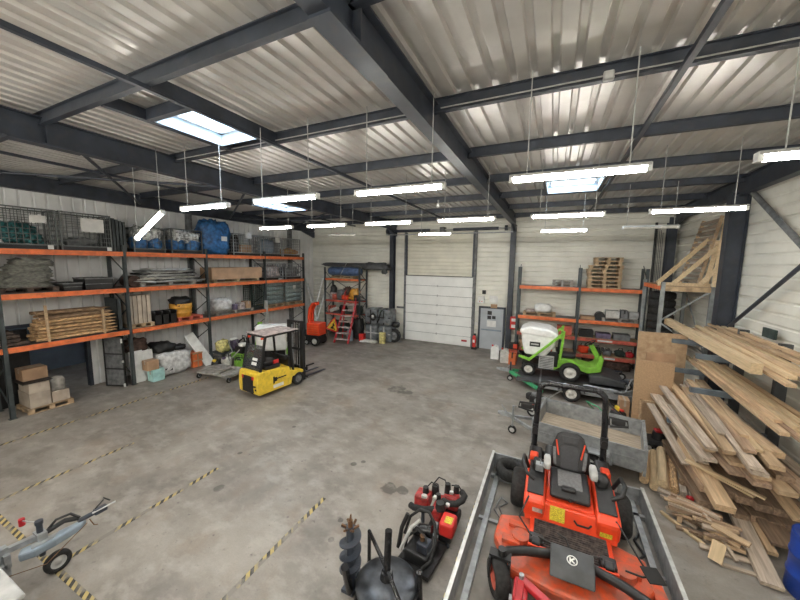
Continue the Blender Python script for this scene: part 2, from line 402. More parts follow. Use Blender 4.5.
for x in (4.38, -1.85, -8.38, -14.4):
    mb = ibeam_y('roof_beam', x, YF+.1, YB-.02, 6.52, 6.97)
    for y in (2.8,):
        z = 6.53-.01*y
        mb.bx(x-.1, x+.1, y-.012, y+.012, z-.02, z+.43)
        mb.bx(x-.12, x+.12, y-.5, y+.5, z-.03, z)
    # haunch at the back column
    mb.prism([(YB-1.3, 6.53-.16), (YB-.1, 6.36), (YB-.1, 6.0)], x-.06, x+.06, 'x')
    ST(mb.ob('roof_beam', 'steel_dark'))
PUR = [-1.8, .48, 2.76, 5.03, 7.28, 9.52, 11.8, 14.1, 16.4]
XB = [-14.4, -8.38, -1.85, 4.38]
for y in PUR:
    for a, b in zip(XB[:-1], XB[1:]):
        a -= .06; b += .06
        z1 = rz(y)-.005; z0 = z1-.20
        mb = MB().bx(a+.02, b-.02, y-.045, y+.045, z0, z0+.012).bx(a+.02, b-.02, y-.005, y+.005, z0, z1).bx(a+.02, b-.02, y-.045, y+.045, z1-.012, z1)
        ST(mb.ob('roof_purlin', 'steel_dark'))
for x, z in ((-5.12, 6.84), (1.2, 6.83), (-11.2, 6.84)):
    ST(MB().add([(x+a*.035, y, z-.008*y+c) for c in (-.06, 0) for y in (YF+.1, YB-.1) for a in (-1, 1)], [(0, 2, 3, 1), (4, 5, 7, 6), (0, 1, 5, 4), (2, 6, 7, 3), (0, 4, 6, 2), (1, 3, 7, 5)]).ob('roof_tie', 'steel_dark'))
for a in ((-6.42, -6.32, 2.8, 5.0, 6.80, 6.98), (-6.3, -5.16, 3.36, 3.46, 6.80, 6.98), (-5.17, -5.07, 2.8, 5.0, 6.78, 6.98), (-.42, -.36, 9.55, 11.75, 6.75, 6.92), (1.06, 1.12, 9.55, 11.75, 6.75, 6.92)): ST(MB().bx(*a).ob('roof_trimmer', 'steel_dark'))
for p, q in (((-8.4, 3.2, 6.6), (-14.3, 7.2, 6.55)), ((-14.3, 2.2, 6.62), (-8.4, 6.6, 6.55)), ((-8.4, 11.0, 6.5), (-14.3, 15, 6.45)), ((-14.3, 11, 6.5), (-8.4, 15, 6.45)), ((-8.4, 7.0, 6.5), (-14.3, 11, 6.5))):
    ST(MB().cyl(p, q, .035, n=8).ob('roof_brace', 'steel_dark'))
# conduit running along the first purlins
ST(MB().tube([(-1.7, 4.965, 6.83), (1.2, 4.965, 6.83), (4.3, 4.965, 6.83)], .009, 6).ob('trim_1', 'grey_light'))
ST(MB().tube([(-8.2, 4.965, 6.83), (-1.95, 4.965, 6.83)], .009, 6).ob('trim_7', 'grey_light'))

# ---------------------------------------------------------------- walls
rib_sheet('wall_back', 'sheet_wall', (XL-.3, YB, 0), (0, 0, 1), (1, 0, 0), (0, 1, 0), 7.4, XR-XL+.6, .245, .035, .66, .10)
rib_sheet('wall_right', 'sheet_wall', (XR, YF, 0), (0, 0, 1), (0, 1, 0), (1, 0, 0), 7.4, YB-YF+.15, .27, .032, .72, .09)
rib_sheet('wall_left', 'sheet_left', (XL, YF, 0), (0, 1, 0), (0, 0, 1), (-1, 0, 0), YB-YF+.15, 7.4, .30, .04, .74, .07, [(2.95-YF, 5.45-YF, 0, 2.35)])
ST(MB().bx(XL-.3, XR+.3, YF-.1, YF, 0, 7.4).ob('wall_front', 'sheet_wall'))
# room behind the opening in the left wall
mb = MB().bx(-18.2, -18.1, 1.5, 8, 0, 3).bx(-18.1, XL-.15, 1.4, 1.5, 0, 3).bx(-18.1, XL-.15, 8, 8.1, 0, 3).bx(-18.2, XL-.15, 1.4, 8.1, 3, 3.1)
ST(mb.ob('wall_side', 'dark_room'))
ST(MB().bx(XL-.16, XL+.04, 2.85, 2.95, 0, 2.45).bx(XL-.16, XL+.04, 5.37, 5.47, 0, 2.45).bx(XL-.16, XL+.04, 2.85, 5.47, 2.35, 2.45).ob('trim_2', 'steel_dark'))
ST(MB().bx(XL+.05, XL+.09, 2.2, 3.98, 0, 2.3).ob('door_3', 'black'))
# columns
for x in (-8.55, -1.9):
    mb = MB().bx(x-.12, x+.12, YB-.36, YB-.34, 0, 6.4).bx(x-.01, x+.01, YB-.34, YB-.04, 0, 6.4).bx(x-.12, x+.12, YB-.06, YB-.04, 0, 6.4).bx(x-.18, x+.18, YB-.4, YB-.02, 0, .02)
    ST(mb.ob('column', 'steel_dark'))
ST(MB().bx(4.15, 4.45, YB-.36, YB-.34, 0, 6.5).bx(4.29, 4.31, YB-.34, YB-.04, 0, 6.5).bx(4.15, 4.45, YB-.06, YB-.04, 0, 6.5).ob('column', 'steel_dark'))
for yc in (12.0, 3.5):
    mb = MB().bx(4.18, 4.20, yc-.13, yc+.13, 0, 6.5).bx(4.20, 4.56, yc-.01, yc+.01, 0, 6.5).bx(4.56, 4.58, yc-.13, yc+.13, 0, 6.5)
    ST(mb.ob('column', 'steel_dark'))
ST(MB().cyl((4.47, 11.7, 6.5), (4.47, 4.6, 1.75), .06, n=10).ob('wall_brace', 'grey_mid'))
ST(MB().cyl((4.40, 11.7, 2.9), (4.40, 5.9, 6.7), .045, n=10).ob('wall_brace', 'steel_dark'))
ST(MB().bx(-14.5, -14.3, 14.9, 15.1, 0, 6.5).bx(-14.58, -14.4, 9.0, 9.2, 0, 6.5).ob('column', 'grey_mid'))
ST(MB().bx(-14.55, 4.5, 17.2, 17.28, 6.3, 6.5).ob('trim_3', 'sheet_wall'))
# sectional door
DX0, DX1 = -7.75, -3.78
for i in range(7):
    z0 = .02+i*.536
    m_ = MB().bx(DX0, DX1, YB-.145, YB-.105, z0, z0+.518)
    o = ST(m_.ob('door_1', 'door_white', bevel=.012)) if i == 0 else o
    if i == 0: D1 = o
    else: m_.ob('door_panel', 'door_white', D1, bevel=.012)
mb = MB()
for i in range(1, 7):
    for x in (DX0+.03, (DX0+DX1)/2, DX1-.03): mb.bx(x-.03, x+.03, YB-.17, YB-.14, .02+i*.536-.06, .02+i*.536+.05)
mb.ob('hinge', 'steel', D1)
MB().bx(DX1-.55, DX1-.25, YB-.155, YB-.139, .27, .37).ob('handle', 'red', D1)
MB().bx(DX0, DX1, YB-.15, YB-.10, 3.765, 3.80).ob('top_seal', 'black', D1)
MB().bx(DX0+.02, DX1-.02, YB-.105, YB-.095, .03, 3.76).ob('groove_shade', 'grey_mid', D1)  # dark sheet added behind the panels to shade the grooves
rib_sheet('wall_infill', 'door_beige', (DX0+.12, YB-.10, 3.80), (0, 0, 1), (1, 0, 0), (0, 1, 0), 2.4, DX1-DX0-.14, .2, .03, .70, .1)
ST(MB().bx(DX0-.06, DX0+.06, YB-.18, YB-.04, 0, 6.2).bx(DX1-.04, DX1+.10, YB-.18, YB-.04, 0, 6.2).ob('trim_5', 'grey_mid'))
ST(MB().bx(DX0+.02, DX0+.12, YB-.20, YB-.08, 3.8, 6.15).bx(DX1-.10, DX1+.0, YB-.20, YB-.08, 3.8, 6.15).ob('trim_6', 'steel_dark'))
t = T('door_spring_shaft', 'long steel spring shaft and rail mounted above the sectional door', 'door mechanism', (-5.5, 16.9, 6.1))
MB().cyl((-3.4, 0, .16), (3.6, 0, .16), .035, n=10).ob('shaft', 'steel', t)
MB().cyl((-3.2, 0, .16), (-.7, 0, .16), .075, n=12).ob('spring', 'steel_dark', t); MB().cyl((.6, 0, .16), (2.9, 0, .16), .075, n=12).ob('spring', 'steel_dark', t)
MB().cyl((-3.35, 0, .16), (-3.22, 0, .16), .13, n=14).ob('drum', 'steel_dark', t); MB().cyl((3.2, 0, .16), (3.33, 0, .16), .13, n=14).ob('drum', 'steel_dark', t)
for q in ((-.12, .12, -.12), (-3.35, -3.28, -.06), (3.5, 3.57, -.06)): MB().bx(q[0], q[1], q[2], .33, 0, .3).ob('bracket', 'grey_mid', t)
MB().bx(-3.4, 3.6, -.06, .3, -.05, -.02).ob('rail', 'galv', t)
# personnel door
mb = MB().bx(-3.36, -2.2, YB-.1, YB-.06, .02, 2.18)
d2 = ST(mb.ob('door_2', 'door_grey'))
MB().bx(-3.46, -3.36, YB-.12, YB-.03, 0, 2.28).bx(-2.2, -2.10, YB-.12, YB-.03, 0, 2.28).bx(-3.46, -2.1, YB-.12, YB-.03, 2.18, 2.28).ob('door_frame', 'steel_dark', d2)
MB().bx(-3.3, -2.26, YB-.16, YB-.1, 1.02, 1.08).ob('push_bar', 'bluegrey', d2)
MB().bx(-3.0, -2.78, YB-.108, YB-.1, 1.85, 2.05).bx(-3.0, -2.8, YB-.108, YB-.1, 1.62, 1.8).bx(-2.76, -2.58, YB-.108, YB-.1, 1.64, 1.8).ob('notice', 'black', d2)
MB().bx(-3.02, -2.55, YB-.108, YB-.1, 1.22, 1.55).ob('notice', 'paper', d2)
# ---------------------------------------------------------------- ceiling lamps
def lamp(name_label, x, y, z=5.6, L=1.5, ry=0, on=True):
    t = T('tube_light', name_label, 'ceiling light', (x, y, z), 0, 'tube lights hanging from the roof')
    t.rotation_euler = (0, ry, 0)
    mb = MB().prism([(-.062, .018), (-.05, .055), (.05, .055), (.062, .018), (.056, .018), (.045, .048), (-.045, .048), (-.056, .018)], -L/2, L/2, 'x')
    mb.ob('housing', 'grey_light', t)
    mb = MB().cyl((-L/2+.03, 0, 0), (L/2-.03, 0, 0), .042, n=12)
    mb.ob('diffuser', 'tube' if on else 'white_dirty', t)
    MB().bx(-L/2-.01, -L/2+.04, -.045, .045, -.045, .05).ob('end_cap', 'white', t); MB().bx(L/2-.04, L/2+.01, -.045, .045, -.045, .05).ob('end_cap', 'white', t)
    top = rz(y)-z-.1
    if ry:
        inv = Matrix.Rotation(-ry, 3, 'Y')
        for sx in (-.55, .55):
            a = Vector((sx, 0, .07)); b = a+inv @ Vector((0, 0, 1))*(top+sx*math.sin(ry))
            MB().cyl(a, b, .007, n=6).ob('cable', 'grey_light', t)
    else:
        for sx in (-.55, .55): MB().cyl((sx, 0, .07), (sx, 0, top), .007, n=6).ob('cable', 'grey_light', t)
    return t
row1 = [(-6.77, 4.6, 'lit tube light in the nearest row, right of the steeply tilted one'), (-4.46, 4.55, 'lit tube light hanging just below the large left skylight'), (-2.24, 4.62, 'bright tube light in the nearest row, just left of the central roof beam'),
        (.16, 4.62, 'longest bright tube light in the photo, just right of the central roof beam'), (2.53, 4.62, 'tube light cut by the right edge of the photo')]
for x, y, l in row1: lamp(l, x, y)
for i, x in enumerate((-12.6, -10.4, -8.2, -6.0, -3.8, -1.6, .6, 2.8)):  # unseen rows added to brighten the ceiling and the left side
    for j, y in enumerate((-.1, -2.2)):
        lamp('added unseen fill light behind the photographer, %s row, %s from the left wall' % (('front', 'last')[j], ('first', 'second', 'third', 'fourth', 'fifth', 'sixth', 'seventh', 'eighth')[i]), x, y)
lamp('steeply tilted tube light hanging askew in front of the top shelf cages', -8.72, 4.55, 5.27, 1.3, math.radians(-27))
for x, l in ((-8.54, 'short lit tube light above the last cages of the left racking'), (-6.45, 'lit tube light in the middle row above the small shelf with the tarpaulin'), (-4.3, 'lit tube light in the middle row above the upper left of the sectional door'),
             (-2.1, 'lit tube light in the middle row above the upper right of the sectional door'), (.18, 'lit tube light in the middle row below the small right skylight'), (2.42, 'bright tube light in the middle row in front of the wooden frames')):
    lamp(l, x, 8.28, 5.6, 1.47)
lamp('small lit tube light in front of the beige panel over the sectional door', -4.17, 11.9, 5.6, 1.32)
lamp('small lit tube light above the back shelves with the pallets', .2, 11.9, 5.6, 1.36)
lamp('switched off tube light near the back right corner', 2.4, 11.6, 5.6, 1.3, on=False)
lamp('dim switched off tube light above the tarpaulin shelf', -8.15, 11.5, 5.6, 1.3, on=False)

# ---------------------------------------------------------------- generic goods
def pallet(name, loc, L=1.2, W=.8, label='', rz=0, group=None, m='pallet_wood', cat='pallet', axis=None):
    """deck boards run along local x"""
    t = T(name, label, cat, loc, rz, group)
    d = MB(); n = 5
    for i in range(n):
        y = -W/2+(i+.5)*W/n; d.bx(-L/2, L/2, y-W/n*.40, y+W/n*.40, .122, .144)
    for x in (-L/2+.07, 0, L/2-.07): d.bx(x-.07, x+.07, -W/2, W/2, .10, .122)
    d.ob('deck', m, t)
    for x in (-L/2+.07, 0, L/2-.07): MB().bx(x-.06, x+.06, -W/2+.005, W/2-.005, .022, .10).ob('stringer', m, t)
    s = MB()
    for y in (-W/2+.05, 0, W/2-.05): s.bx(-L/2, L/2, y-.05, y+.05, 0, .022)
    s.ob('skids', m, t)
    return t
def cage(label, x0, x1, y0, y1, z, h, m='wire', name='wire_cage', step=.13, group='wire cages on the left racking', r=.007, tag_at=None, pm='black'):
    t = T(name, label, 'wire cage', ((x0+x1)/2, (y0+y1)/2, z+.004), 0, group)
    a, b = (x1-x0)/2, (y1-y0)/2
    f = MB()
    for sx in (-a, a):
        for sy in (-b, b): f.bx(sx-.02, sx+.02, sy-.02, sy+.02, 0, h)
    for zz in (.12, h-.02):
        f.bx(-a, a, -b-.015, -b+.015, zz-.02, zz+.02).bx(-a, a, b-.015, b+.015, zz-.02, zz+.02).bx(-a-.015, -a+.015, -b, b, zz-.02, zz+.02).bx(a-.015, a+.015, -b, b, zz-.02, zz+.02)
    f.ob('cage_frame', m, t)
    w_ = MB()
    nz = max(2, int((h-.15)/step)); ny = max(2, int(2*b/step)); nx = max(2, int(2*a/step))
    for sx in (-a, a):
        for i in range(1, ny): y = -b+2*b*i/ny; w_.bx(sx-r, sx+r, y-r, y+r, .12, h)
        for i in range(1, nz): q = .12+(h-.12)*i/nz; w_.bx(sx-r, sx+r, -b, b, q-r, q+r)
    for sy in (-b, b):
        for i in range(1, nx): x = -a+2*a*i/nx; w_.bx(x-r, x+r, sy-r, sy+r, .12, h)
        for i in range(1, nz): q = .12+(h-.12)*i/nz; w_.bx(-a, a, sy-r, sy+r, q-r, q+r)
    w_.ob('wire_mesh', m, t)
    p = MB().bx(-a, a, -b, b, .08, .11)
    for sx in (-a+.06, 0, a-.06): p.bx(sx-.05, sx+.05, -b, b, 0, .08)
    p.ob('cage_floor', pm, t)
    if tag_at:
        ya, yb, za, zb = tag_at
        MB().bx(a+.02, a+.028, ya-(y0+y1)/2, yb-(y0+y1)/2, za-z, zb-z).ob('name_plate', 'paper', t)
    return t
def carton(label, x0, x1, y0, y1, z0, z1, m='cardboard', name='cardboard_box', group=None, rz=0, tapem='cardboard_pale', cat='box'):
    t = T(name, label, cat, ((x0+x1)/2, (y0+y1)/2, z0), rz, group)
    a, b, h = (x1-x0)/2, (y1-y0)/2, z1-z0
    MB().bx(-a, a, -b, b, 0, h).ob('box_body', m, t, bevel=.008)
    if b > a: MB().bx(-.03, .03, -b-.002, b+.002, h*.6, h+.002).ob('tape_strip', tapem, t)
    else: MB().bx(-a-.002, a+.002, -.03, .03, h*.6, h+.002).ob('tape_strip', tapem, t)
    return t
def single(name, mb, m, label, cat, group=None, bevel=0): return tag(mb.ob(name, m, bevel=bevel), label, cat, group)

# ---------------------------------------------------------------- left racking
RX0, RX1 = -14.4, -13.35
RY = [.3, 3.22, 6.13, 9.05, 12.15, 15.0]; RZ = [2.02, 3.49, 4.73]
t = T('pallet_racking', 'long pallet racking with orange beams along the left ribbed wall', 'racking', (0, 0, 0))
for y in RY:
    for x in (RX0, RX1-.04):
        mb = MB().bx(x-.04, x+.05, y-.05, y-.04, 0, 4.95).bx(x-.04, x-.03, y-.05, y+.05, 0, 4.95).bx(x+.04, x+.05, y-.05, y+.05, 0, 4.95).bx(x-.07, x+.08, y-.08, y+.08, 0, .012)
        mb.ob('upright', 'rack_post', t)
    mb = MB(); z = .3; k = 0
    while z < 4.6:
        a, b = (RX0, RX1-.04) if k % 2 else (RX1-.04, RX0)
        mb.beam((a, y, z), (b, y, z+.62), .025, .03); z += .62; k += 1
    mb.ob('lattice', 'rack_post', t)
for i in range(5):
    a, b = RY[i], RY[i+1]
    for z in RZ:
        MB().bx(RX1, RX1+.045, a+.05, b-.05, z-.16, z-.01).ob('shelf_beam', 'rack_orange', t)
        MB().bx(RX0-.04, RX0, a+.05, b-.05, z-.16, z-.01).ob('shelf_beam', 'rack_orange', t)
        MB().bx(RX0, RX1, a+.06, b-.06, z-.025, z).ob('deck', 'rack_post', t)
MB().bx(RX1-.08, RX1+.04, 12.08, 12.22, 0, 2.45).ob('post_guard', 'grey_light', t)

z = RZ[2]; X0, X1 = -14.2, -13.45
cage('wire cage with green netting at the far left of the top shelf', X0, X1, 3.3, 4.52, z, 1.15, tag_at=(3.98, 4.32, z+.74, z+.95))
single('netting_heap', MB().blob((-13.72, 3.78, z+.40), (.5, .72, .56), 3, .32, .8, 26, 2.5).blob((-13.72, 4.1, z+.28), (.45, .4, .32), 4, .3, .8, 20, 2.5), 'teal', 'heap of teal green netting inside the leftmost top cage', 'netting')
cage('empty looking wire cage with a large white sign plate on the top shelf', X0, X1, 4.62, 5.84, z, 1.15, tag_at=(5.08, 5.66, z+.58, z+1.0))
single('cloth_heap', MB().blob((-13.85, 5.2, z+.26), (.5, .8, .3), 5, .2, .8, 20), 'grey_mid', 'low dark heap in the cage with the large white sign', 'cloth')
t = T('folded_crate', 'black folded mesh crates standing between top shelf cages', 'crate', (-13.9, 6.12, z))
for i in range(4): MB().bx(-.4, .4, -.2+i*.1, -.13+i*.1, 0, 1.1-.03*i).ob('panel', 'rack_post', t)
def bagcage(label, y0, y1, h, s, kind):
    cage(label, X0, X1, y0, y1, z, h, 'wire', step=.2)
    yc = (y0+y1)/2
    for k, sy in enumerate((-.24, .24)):
        single('blue_sack', MB().blob((-13.75, yc+sy*(y1-y0), z+.34), (.6, (y1-y0)*.46, .44), s+k, .1, .45), 'blue', 'blue sack, %s, in the cage with %s' % (('left of the pair', 'right of the pair')[k], kind), 'sack', 'blue sacks in top shelf cages')
    single('plastic_cover', MB().blob((-13.75, yc, z+.66), (.66, (y1-y0)*.9, .52), s+5, .2, .5, 26, 3), 'plastic_clear', 'crumpled clear plastic over blue sacks in cage with %s' % kind, 'plastic sheet')
bagcage('wire cage of blue sacks directly behind the tilted tube light', 6.5, 7.5, .86, 11, 'the tilted lamp in front')
bagcage('wire cage of blue sacks left of the big blue bundle', 7.75, 8.95, .95, 21, 'the big blue bundle beside it')
t = T('blue_bundle', 'big blue tarpaulin bundle bulging above the top shelf cages', 'bundle', (-13.85, 9.72, z))
MB().blob((0, 0, .72), (.85, 1.3, 1.44), 31, .14, .55, 30, 2.4).ob('tarpaulin', 'blue', t)
MB().bx(-.05, .0, 0, .26, .55, .75).ob('label_card', 'paper', t, loc=(.46, .12, .05))
cage('wire cage right of the blue bundle with dark goods and white card', X0, X1, 10.45, 11.98, z, 1.0, 'wire_light', tag_at=(11.1, 11.45, z+.8, z+1.1))
carton('brown carton low in the cage right of the blue bundle', -13.95, -13.5, 10.9, 11.5, z+.12, z+.5)
single('dark_bag', MB().blob((-13.9, 10.75, z+.52), (.5, .5, .8), 41, .15), 'black', 'tall dark bag beside the brown carton in its cage', 'bag')
cage('wire cage with pale bag second from the end of top shelf', X0, X1, 12.2, 13.4, z, 1.0, 'wire_light', tag_at=(12.95, 13.25, z+.72, z+.98))
single('pale_bag', MB().blob((-13.85, 12.7, z+.48), (.6, .8, .72), 43, .16), 'bluegrey', 'pale grey bag in the second last top shelf cage', 'bag')
cage('last wire cage on the top shelf holding red and yellow straps', X0, X1, 13.5, 14.8, z, 1.0, 'wire_light')
for k, (y, s, l) in enumerate(((13.85, .3, 'left'), (14.2, .34, 'middle'), (14.52, .28, 'right'))):
    single('strap_bundle', MB().blob((-13.75, y, z+.12+s/2), (.5, .33, s), 51+k, .3, .7), 'red_pattern', 'red and yellow strap bundle, %s of three, in the last top cage' % l, 'straps', 'strap bundles in the last cage')
for k, (y, l) in enumerate(((4.36, 'left'), (5.76, 'right'))): single('tag_card', MB().bx(-13.42, -13.41, y-.06, y+.06, RZ[2]+.005, RZ[2]+.12), 'paper', 'small white tag card at the foot of the %s big wire cage' % l, 'tag')
# middle shelf
z = RZ[1]
def shelf_pallet(label, y0, y1, z, m='pallet_wood', W=.85, xc=-13.83):
    p = pallet('pallet', (xc, (y0+y1)/2, z), y1-y0, W, label, PI/2, 'pallets standing in the left racking', m); return z+.144
zp = shelf_pallet('dark pallet under the grey folded nets', 3.25, 4.45, z, 'stake_dark')
t = T('net_stack', 'tall stack of folded grey nets on the middle shelf', 'nets', (-13.83, 3.90, zp+.004))
for i in range(5):
    MB().blob((rnd.uniform(-.03, .03), rnd.uniform(-.05, .05)+.04*i-.06, .08+i*.155), (.76, 1.04-.05*i+rnd.uniform(-.06, .06), .22), 60+i, .2, .45, 32, 2.2).ob('folded_net', 'net_grey', t)
for k, (y0, y1, h, l) in enumerate(((4.52, 5.0, .24, 'low flat black crate right of the grey nets'), (4.88, 5.62, .37, 'larger black plastic crate beside the racking upright'))):
    t = T('plastic_crate', l, 'crate', (-13.75+.0*k, (y0+y1)/2+(.04*k), z), 0, 'black crates on middle shelf'); b = (y1-y0)/2
    a = .38
    if k == 1: t.location.y = 5.4
    if k == 0: b = .22; t.location.y = 4.74
    MB().bx(-a, a, -b, b, 0, .02).bx(-a, a, -b, -b+.02, 0, h).bx(-a, a, b-.02, b, 0, h).bx(-a, -a+.02, -b, b, 0, h).bx(a-.02, a, -b, b, 0, h).ob('crate_body', 'black', t)
    MB().bx(-a-.015, a+.015, -b-.015, -b, h-.04, h).bx(-a-.015, a+.015, b, b+.015, h-.04, h).bx(a, a+.015, -b, b, h-.04, h).bx(a, a+.012, -b, b, h*.45, h*.5).ob('crate_rim', 'grey_mid', t)
zp = shelf_pallet('pallet under the stack of folded plastic sheets', 6.6, 8.6, z, 'pallet_grey')
for i in range(9):
    b = MB(); L = 2.25-.10*i+rnd.uniform(-.25, .15)
    b.blob((-13.8+rnd.uniform(-.03, .03), 7.65+rnd.uniform(-.14, .14), zp+.034+i*.054), (.8, L, .082), 80+i, .3, .35, 34, 2.0)
    single('folded_sheet', b, ('galv_bright', 'grey_mid', 'white_dirty', 'black')[(i*3) % 4], ('folded plastic sheet, %s counting upward in the flat stack' % ('lowest', 'second', 'third', 'fourth', 'fifth', 'sixth', 'seventh', 'eighth', 'topmost')[i]), 'sheet', 'folded sheets on the middle shelf')
single('dark_roll', MB().cyl((-14.1, 6.45, z+.2), (-13.5, 6.45, z+.2), .2, n=18), 'sack_brown', 'dark brown roll lying left of the folded sheets', 'roll')
zp = shelf_pallet('pallet under the very long brown carton', 9.4, 11.8, z)
carton('very long brown carton on the middle shelf', -14.2, -13.42, 9.3, 12.0, zp, zp+.52)
cage('small cage with pale pink wrapped goods on middle shelf', X0, X1, 12.25, 13.42, z, .85, 'galv', step=.16)
single('wrapped_goods', MB().blob((-13.83, 12.85, z+.42), (.7, .95, .6), 95, .08, .35), 'pinkwrap', 'pale pink wrapped goods inside the small middle shelf cage', 'goods')
cage('small grey cage at the end of the middle shelf', X0, X1, 13.65, 14.85, z, .85, 'galv', step=.16)
single('wrapped_goods', MB().blob((-13.83, 14.25, z+.38), (.7, .95, .5), 97, .15, .4), 'grey_mid', 'grey bundled goods inside the last middle shelf cage', 'goods')
# lower shelf: stakes
z = RZ[0]
dark = MB().cyl((0, 0, 0), (0, 1, 0), .045, .04, 8)
def stick(m, p0, p1, r, label, group, name='wooden_stake', tip=True):
    p0, p1 = Vector(p0), Vector(p1); mb = MB()
    q = p1+(p0-p1)*.1 if tip else p1
    mb.cyl(p0, q, r, r*.95, 7)
    if tip: mb.cyl(q, p1, r*.95, r*.2, 7)
    return single(name, mb, m, label, 'stake', group)
rows = ['bottom', 'second', 'third', 'fourth', 'fifth', 'sixth', 'seventh', 'eighth', 'ninth']
dm('stake_top', (.33, .21, .12), .85, 0, .3, 9, rand=.3, stretch=(5, 1, 5), dirt=.5)
for r in range(8):
    for c in range(5):
        zz = z+.06+r*.105; x = -13.46-c*.115-(r % 2)*.04
        if r == 7: x -= .25
        j = rnd.uniform(-.12, .12)
        stick('stake_top' if r > 5 else 'stake', (x, 3.82+j*.6+.03*r, zz+rnd.uniform(-.012, .012)), (x+rnd.uniform(-.02, .02), 5.72+j, zz+rnd.uniform(-.012, .012)), rnd.uniform(.040, .056),
              'pointed wooden stake in the banded bundle, %s row up, %s from the front' % (rows[r], ('first', 'second', 'third', 'fourth', 'fifth')[c]), 'pointed stakes in the banded bundle')
for y, l in ((4.10, 'left upright batten holding the bundle of pointed stakes'), (5.42, 'right upright batten holding the bundle of pointed stakes')):
    single('batten', MB().beam((-13.37, y, z), (-13.36, y-.02, z+1.08 if y < 5 else z+.82), .09, .045, (0, 1, 0)), 'wood', l, 'batten', 'battens of the stake bundle')
for r in range(5):
    for c in range(5 - (r > 3)):
        x = -13.43-c*.12; zz = z+.055+r*.105
        stick('stake_dark', (x, 2.3, zz), (x+rnd.uniform(-.02, .02), 3.66-(r*.08)+rnd.uniform(-.08, .06), zz+rnd.uniform(-.01, .01)), .052,
              'dark bark covered stake at the left edge, %s row up, %s from the front' % (rows[r], ('first', 'second', 'third', 'fourth', 'fifth')[c]), 'dark stakes at the left edge', 'bark_stake', False)
t = T('mesh_crate', 'dark mesh crate behind the upright right of the stakes', 'crate', (-13.9, 5.98, z))
MB().bx(-.4, .4, -.12, .12, 0, .03).bx(-.4, .4, -.12, -.1, 0, 1.1).bx(-.4, -.38, -.12, .12, 0, 1.1).bx(.38, .4, -.12, .0, 0, 1.1).ob('crate_body', 'rack_post', t)
zp = shelf_pallet('pallet under the upright pale panels', 6.2, 6.95, z, 'pallet_wood')
for k in range(5):
    single('panel_board', MB().bx(-13.95+.0, -13.45, 6.17+k*.145, 6.29+k*.145, zp, zp+1.02), 'cardboard_pale', 'upright pale panel on the lower shelf, %s from the left' % ('first', 'second', 'third', 'fourth', 'fifth')[k], 'panel', 'upright pale panels', .006)
for k in range(3):
    y = 7.08+k*.27
    t = T('black_bin', 'small black plastic bin on the lower shelf, %s of three' % ('left', 'middle', 'right')[k], 'bin', (-13.6, y, z), 0, 'black bins on the lower shelf')
    MB().bx(-.2, .2, -.12, .12, 0, .02).bx(-.2, .2, -.12, -.10, 0, .5).bx(-.2, .2, .10, .12, 0, .5).bx(.18, .2, -.12, .12, 0, .36).bx(-.2, -.18, -.12, .12, 0, .5).ob('bin_body', 'black', t)
    MB().bx(-.22, .22, -.135, -.12, .45, .5).bx(-.22, .22, .12, .135, .45, .5).ob('rim', 'grey_mid', t)
pallet('pallet', (-13.8, 8.3, z), 1.0, .8, 'red painted pallet under the orange tub', PI/2, 'pallets standing in the left racking', 'rack_red')
t = T('orange_tub', 'orange ribbed tub with dark contents on the red pallet', 'tub', (-13.75, 8.12, z+.144))
MB().lathe([(.33, 0), (.35, .02), (.37, .15), (.385, .16), (.385, .2), (.375, .21), (.39, .36), (.405, .37), (.405, .41), (.40, .55), (.37, .55), (.34, .05)], (0, 0, 0), 'z', 24).ob('tub_body', 'orange_bucket', t)
single('black_sack', MB().blob((-13.75, 8.12, z+.72), (.72, .72, .5), 110, .12, .7), 'black', 'shiny black sack stuffed in the orange tub', 'sack')
zp = shelf_pallet('grey pallet under the white sacks', 9.42, 11.4, z, 'pallet_grey')
single('white_sack', MB().blob((-13.75, 9.9, zp+.3), (.7, .85, .62), 120, .15, .6), 'sack_white', 'bulging white sack on the grey pallet', 'sack')
single('dark_can', MB().cyl((-13.6, 10.5, zp), (-13.6, 10.5, zp+.25), .12, n=14), 'purple', 'small dark purple can beside the white sack', 'can')
for k, (y, m_, h) in enumerate(((10.8, 'pinkwrap', .3), (11.15, 'cardboard', .34))):
    carton(('pale parcel right of the dark purple can', 'small brown carton at the end of the grey pallet')[k], -13.8, -13.45, y-.14, y+.14, zp, zp+h, m_)
t = cage('dark green mesh cage left of the fabric rolls', X0, X1, 11.5, 12.05, z, 1.3, 'green_dark', step=.1)
zp = shelf_pallet('pallet under the left stack of green fabric rolls', 12.25, 13.5, z)
zq = shelf_pallet('pallet under the right stack of green fabric rolls', 13.72, 14.92, z)
for k in range(5):
    single('fabric_roll', MB().lathe([(0, 0), (.10, .0), (.125, .03), (.125, 1.27), (.10, 1.3), (0, 1.3)], (0, 0, 0), 'y', 16), 'roll_green', 'grey green fabric roll in the left stack, %s from the bottom' % rows[k], 'roll', 'fabric rolls on the lower shelf').location = (-13.58, 12.22, zp+.13+k*.235)
for k in range(5):
    single('fabric_roll', MB().lathe([(0, 0), (.10, .0), (.125, .03), (.125, 1.17), (.10, 1.2), (0, 1.2)], (0, 0, 0), 'y', 16), 'roll_green', 'grey green fabric roll in the right stack, %s from the bottom' % rows[k], 'roll', 'fabric rolls on the lower shelf').location = (-13.58, 13.72, zq+.13+k*.235)
single('roll_label', MB().bx(-13.46, -13.455, 14.2, 14.4, zq+.75, zq+.95), 'paper', 'white paper slip on the right stack of fabric rolls', 'label')
single('paper_bag', MB().blob((-13.5, 13.25, zq+1.29), (.22, .3, .2), 130, .2), 'sack_white', 'small white bag on top of the left fabric rolls', 'bag')

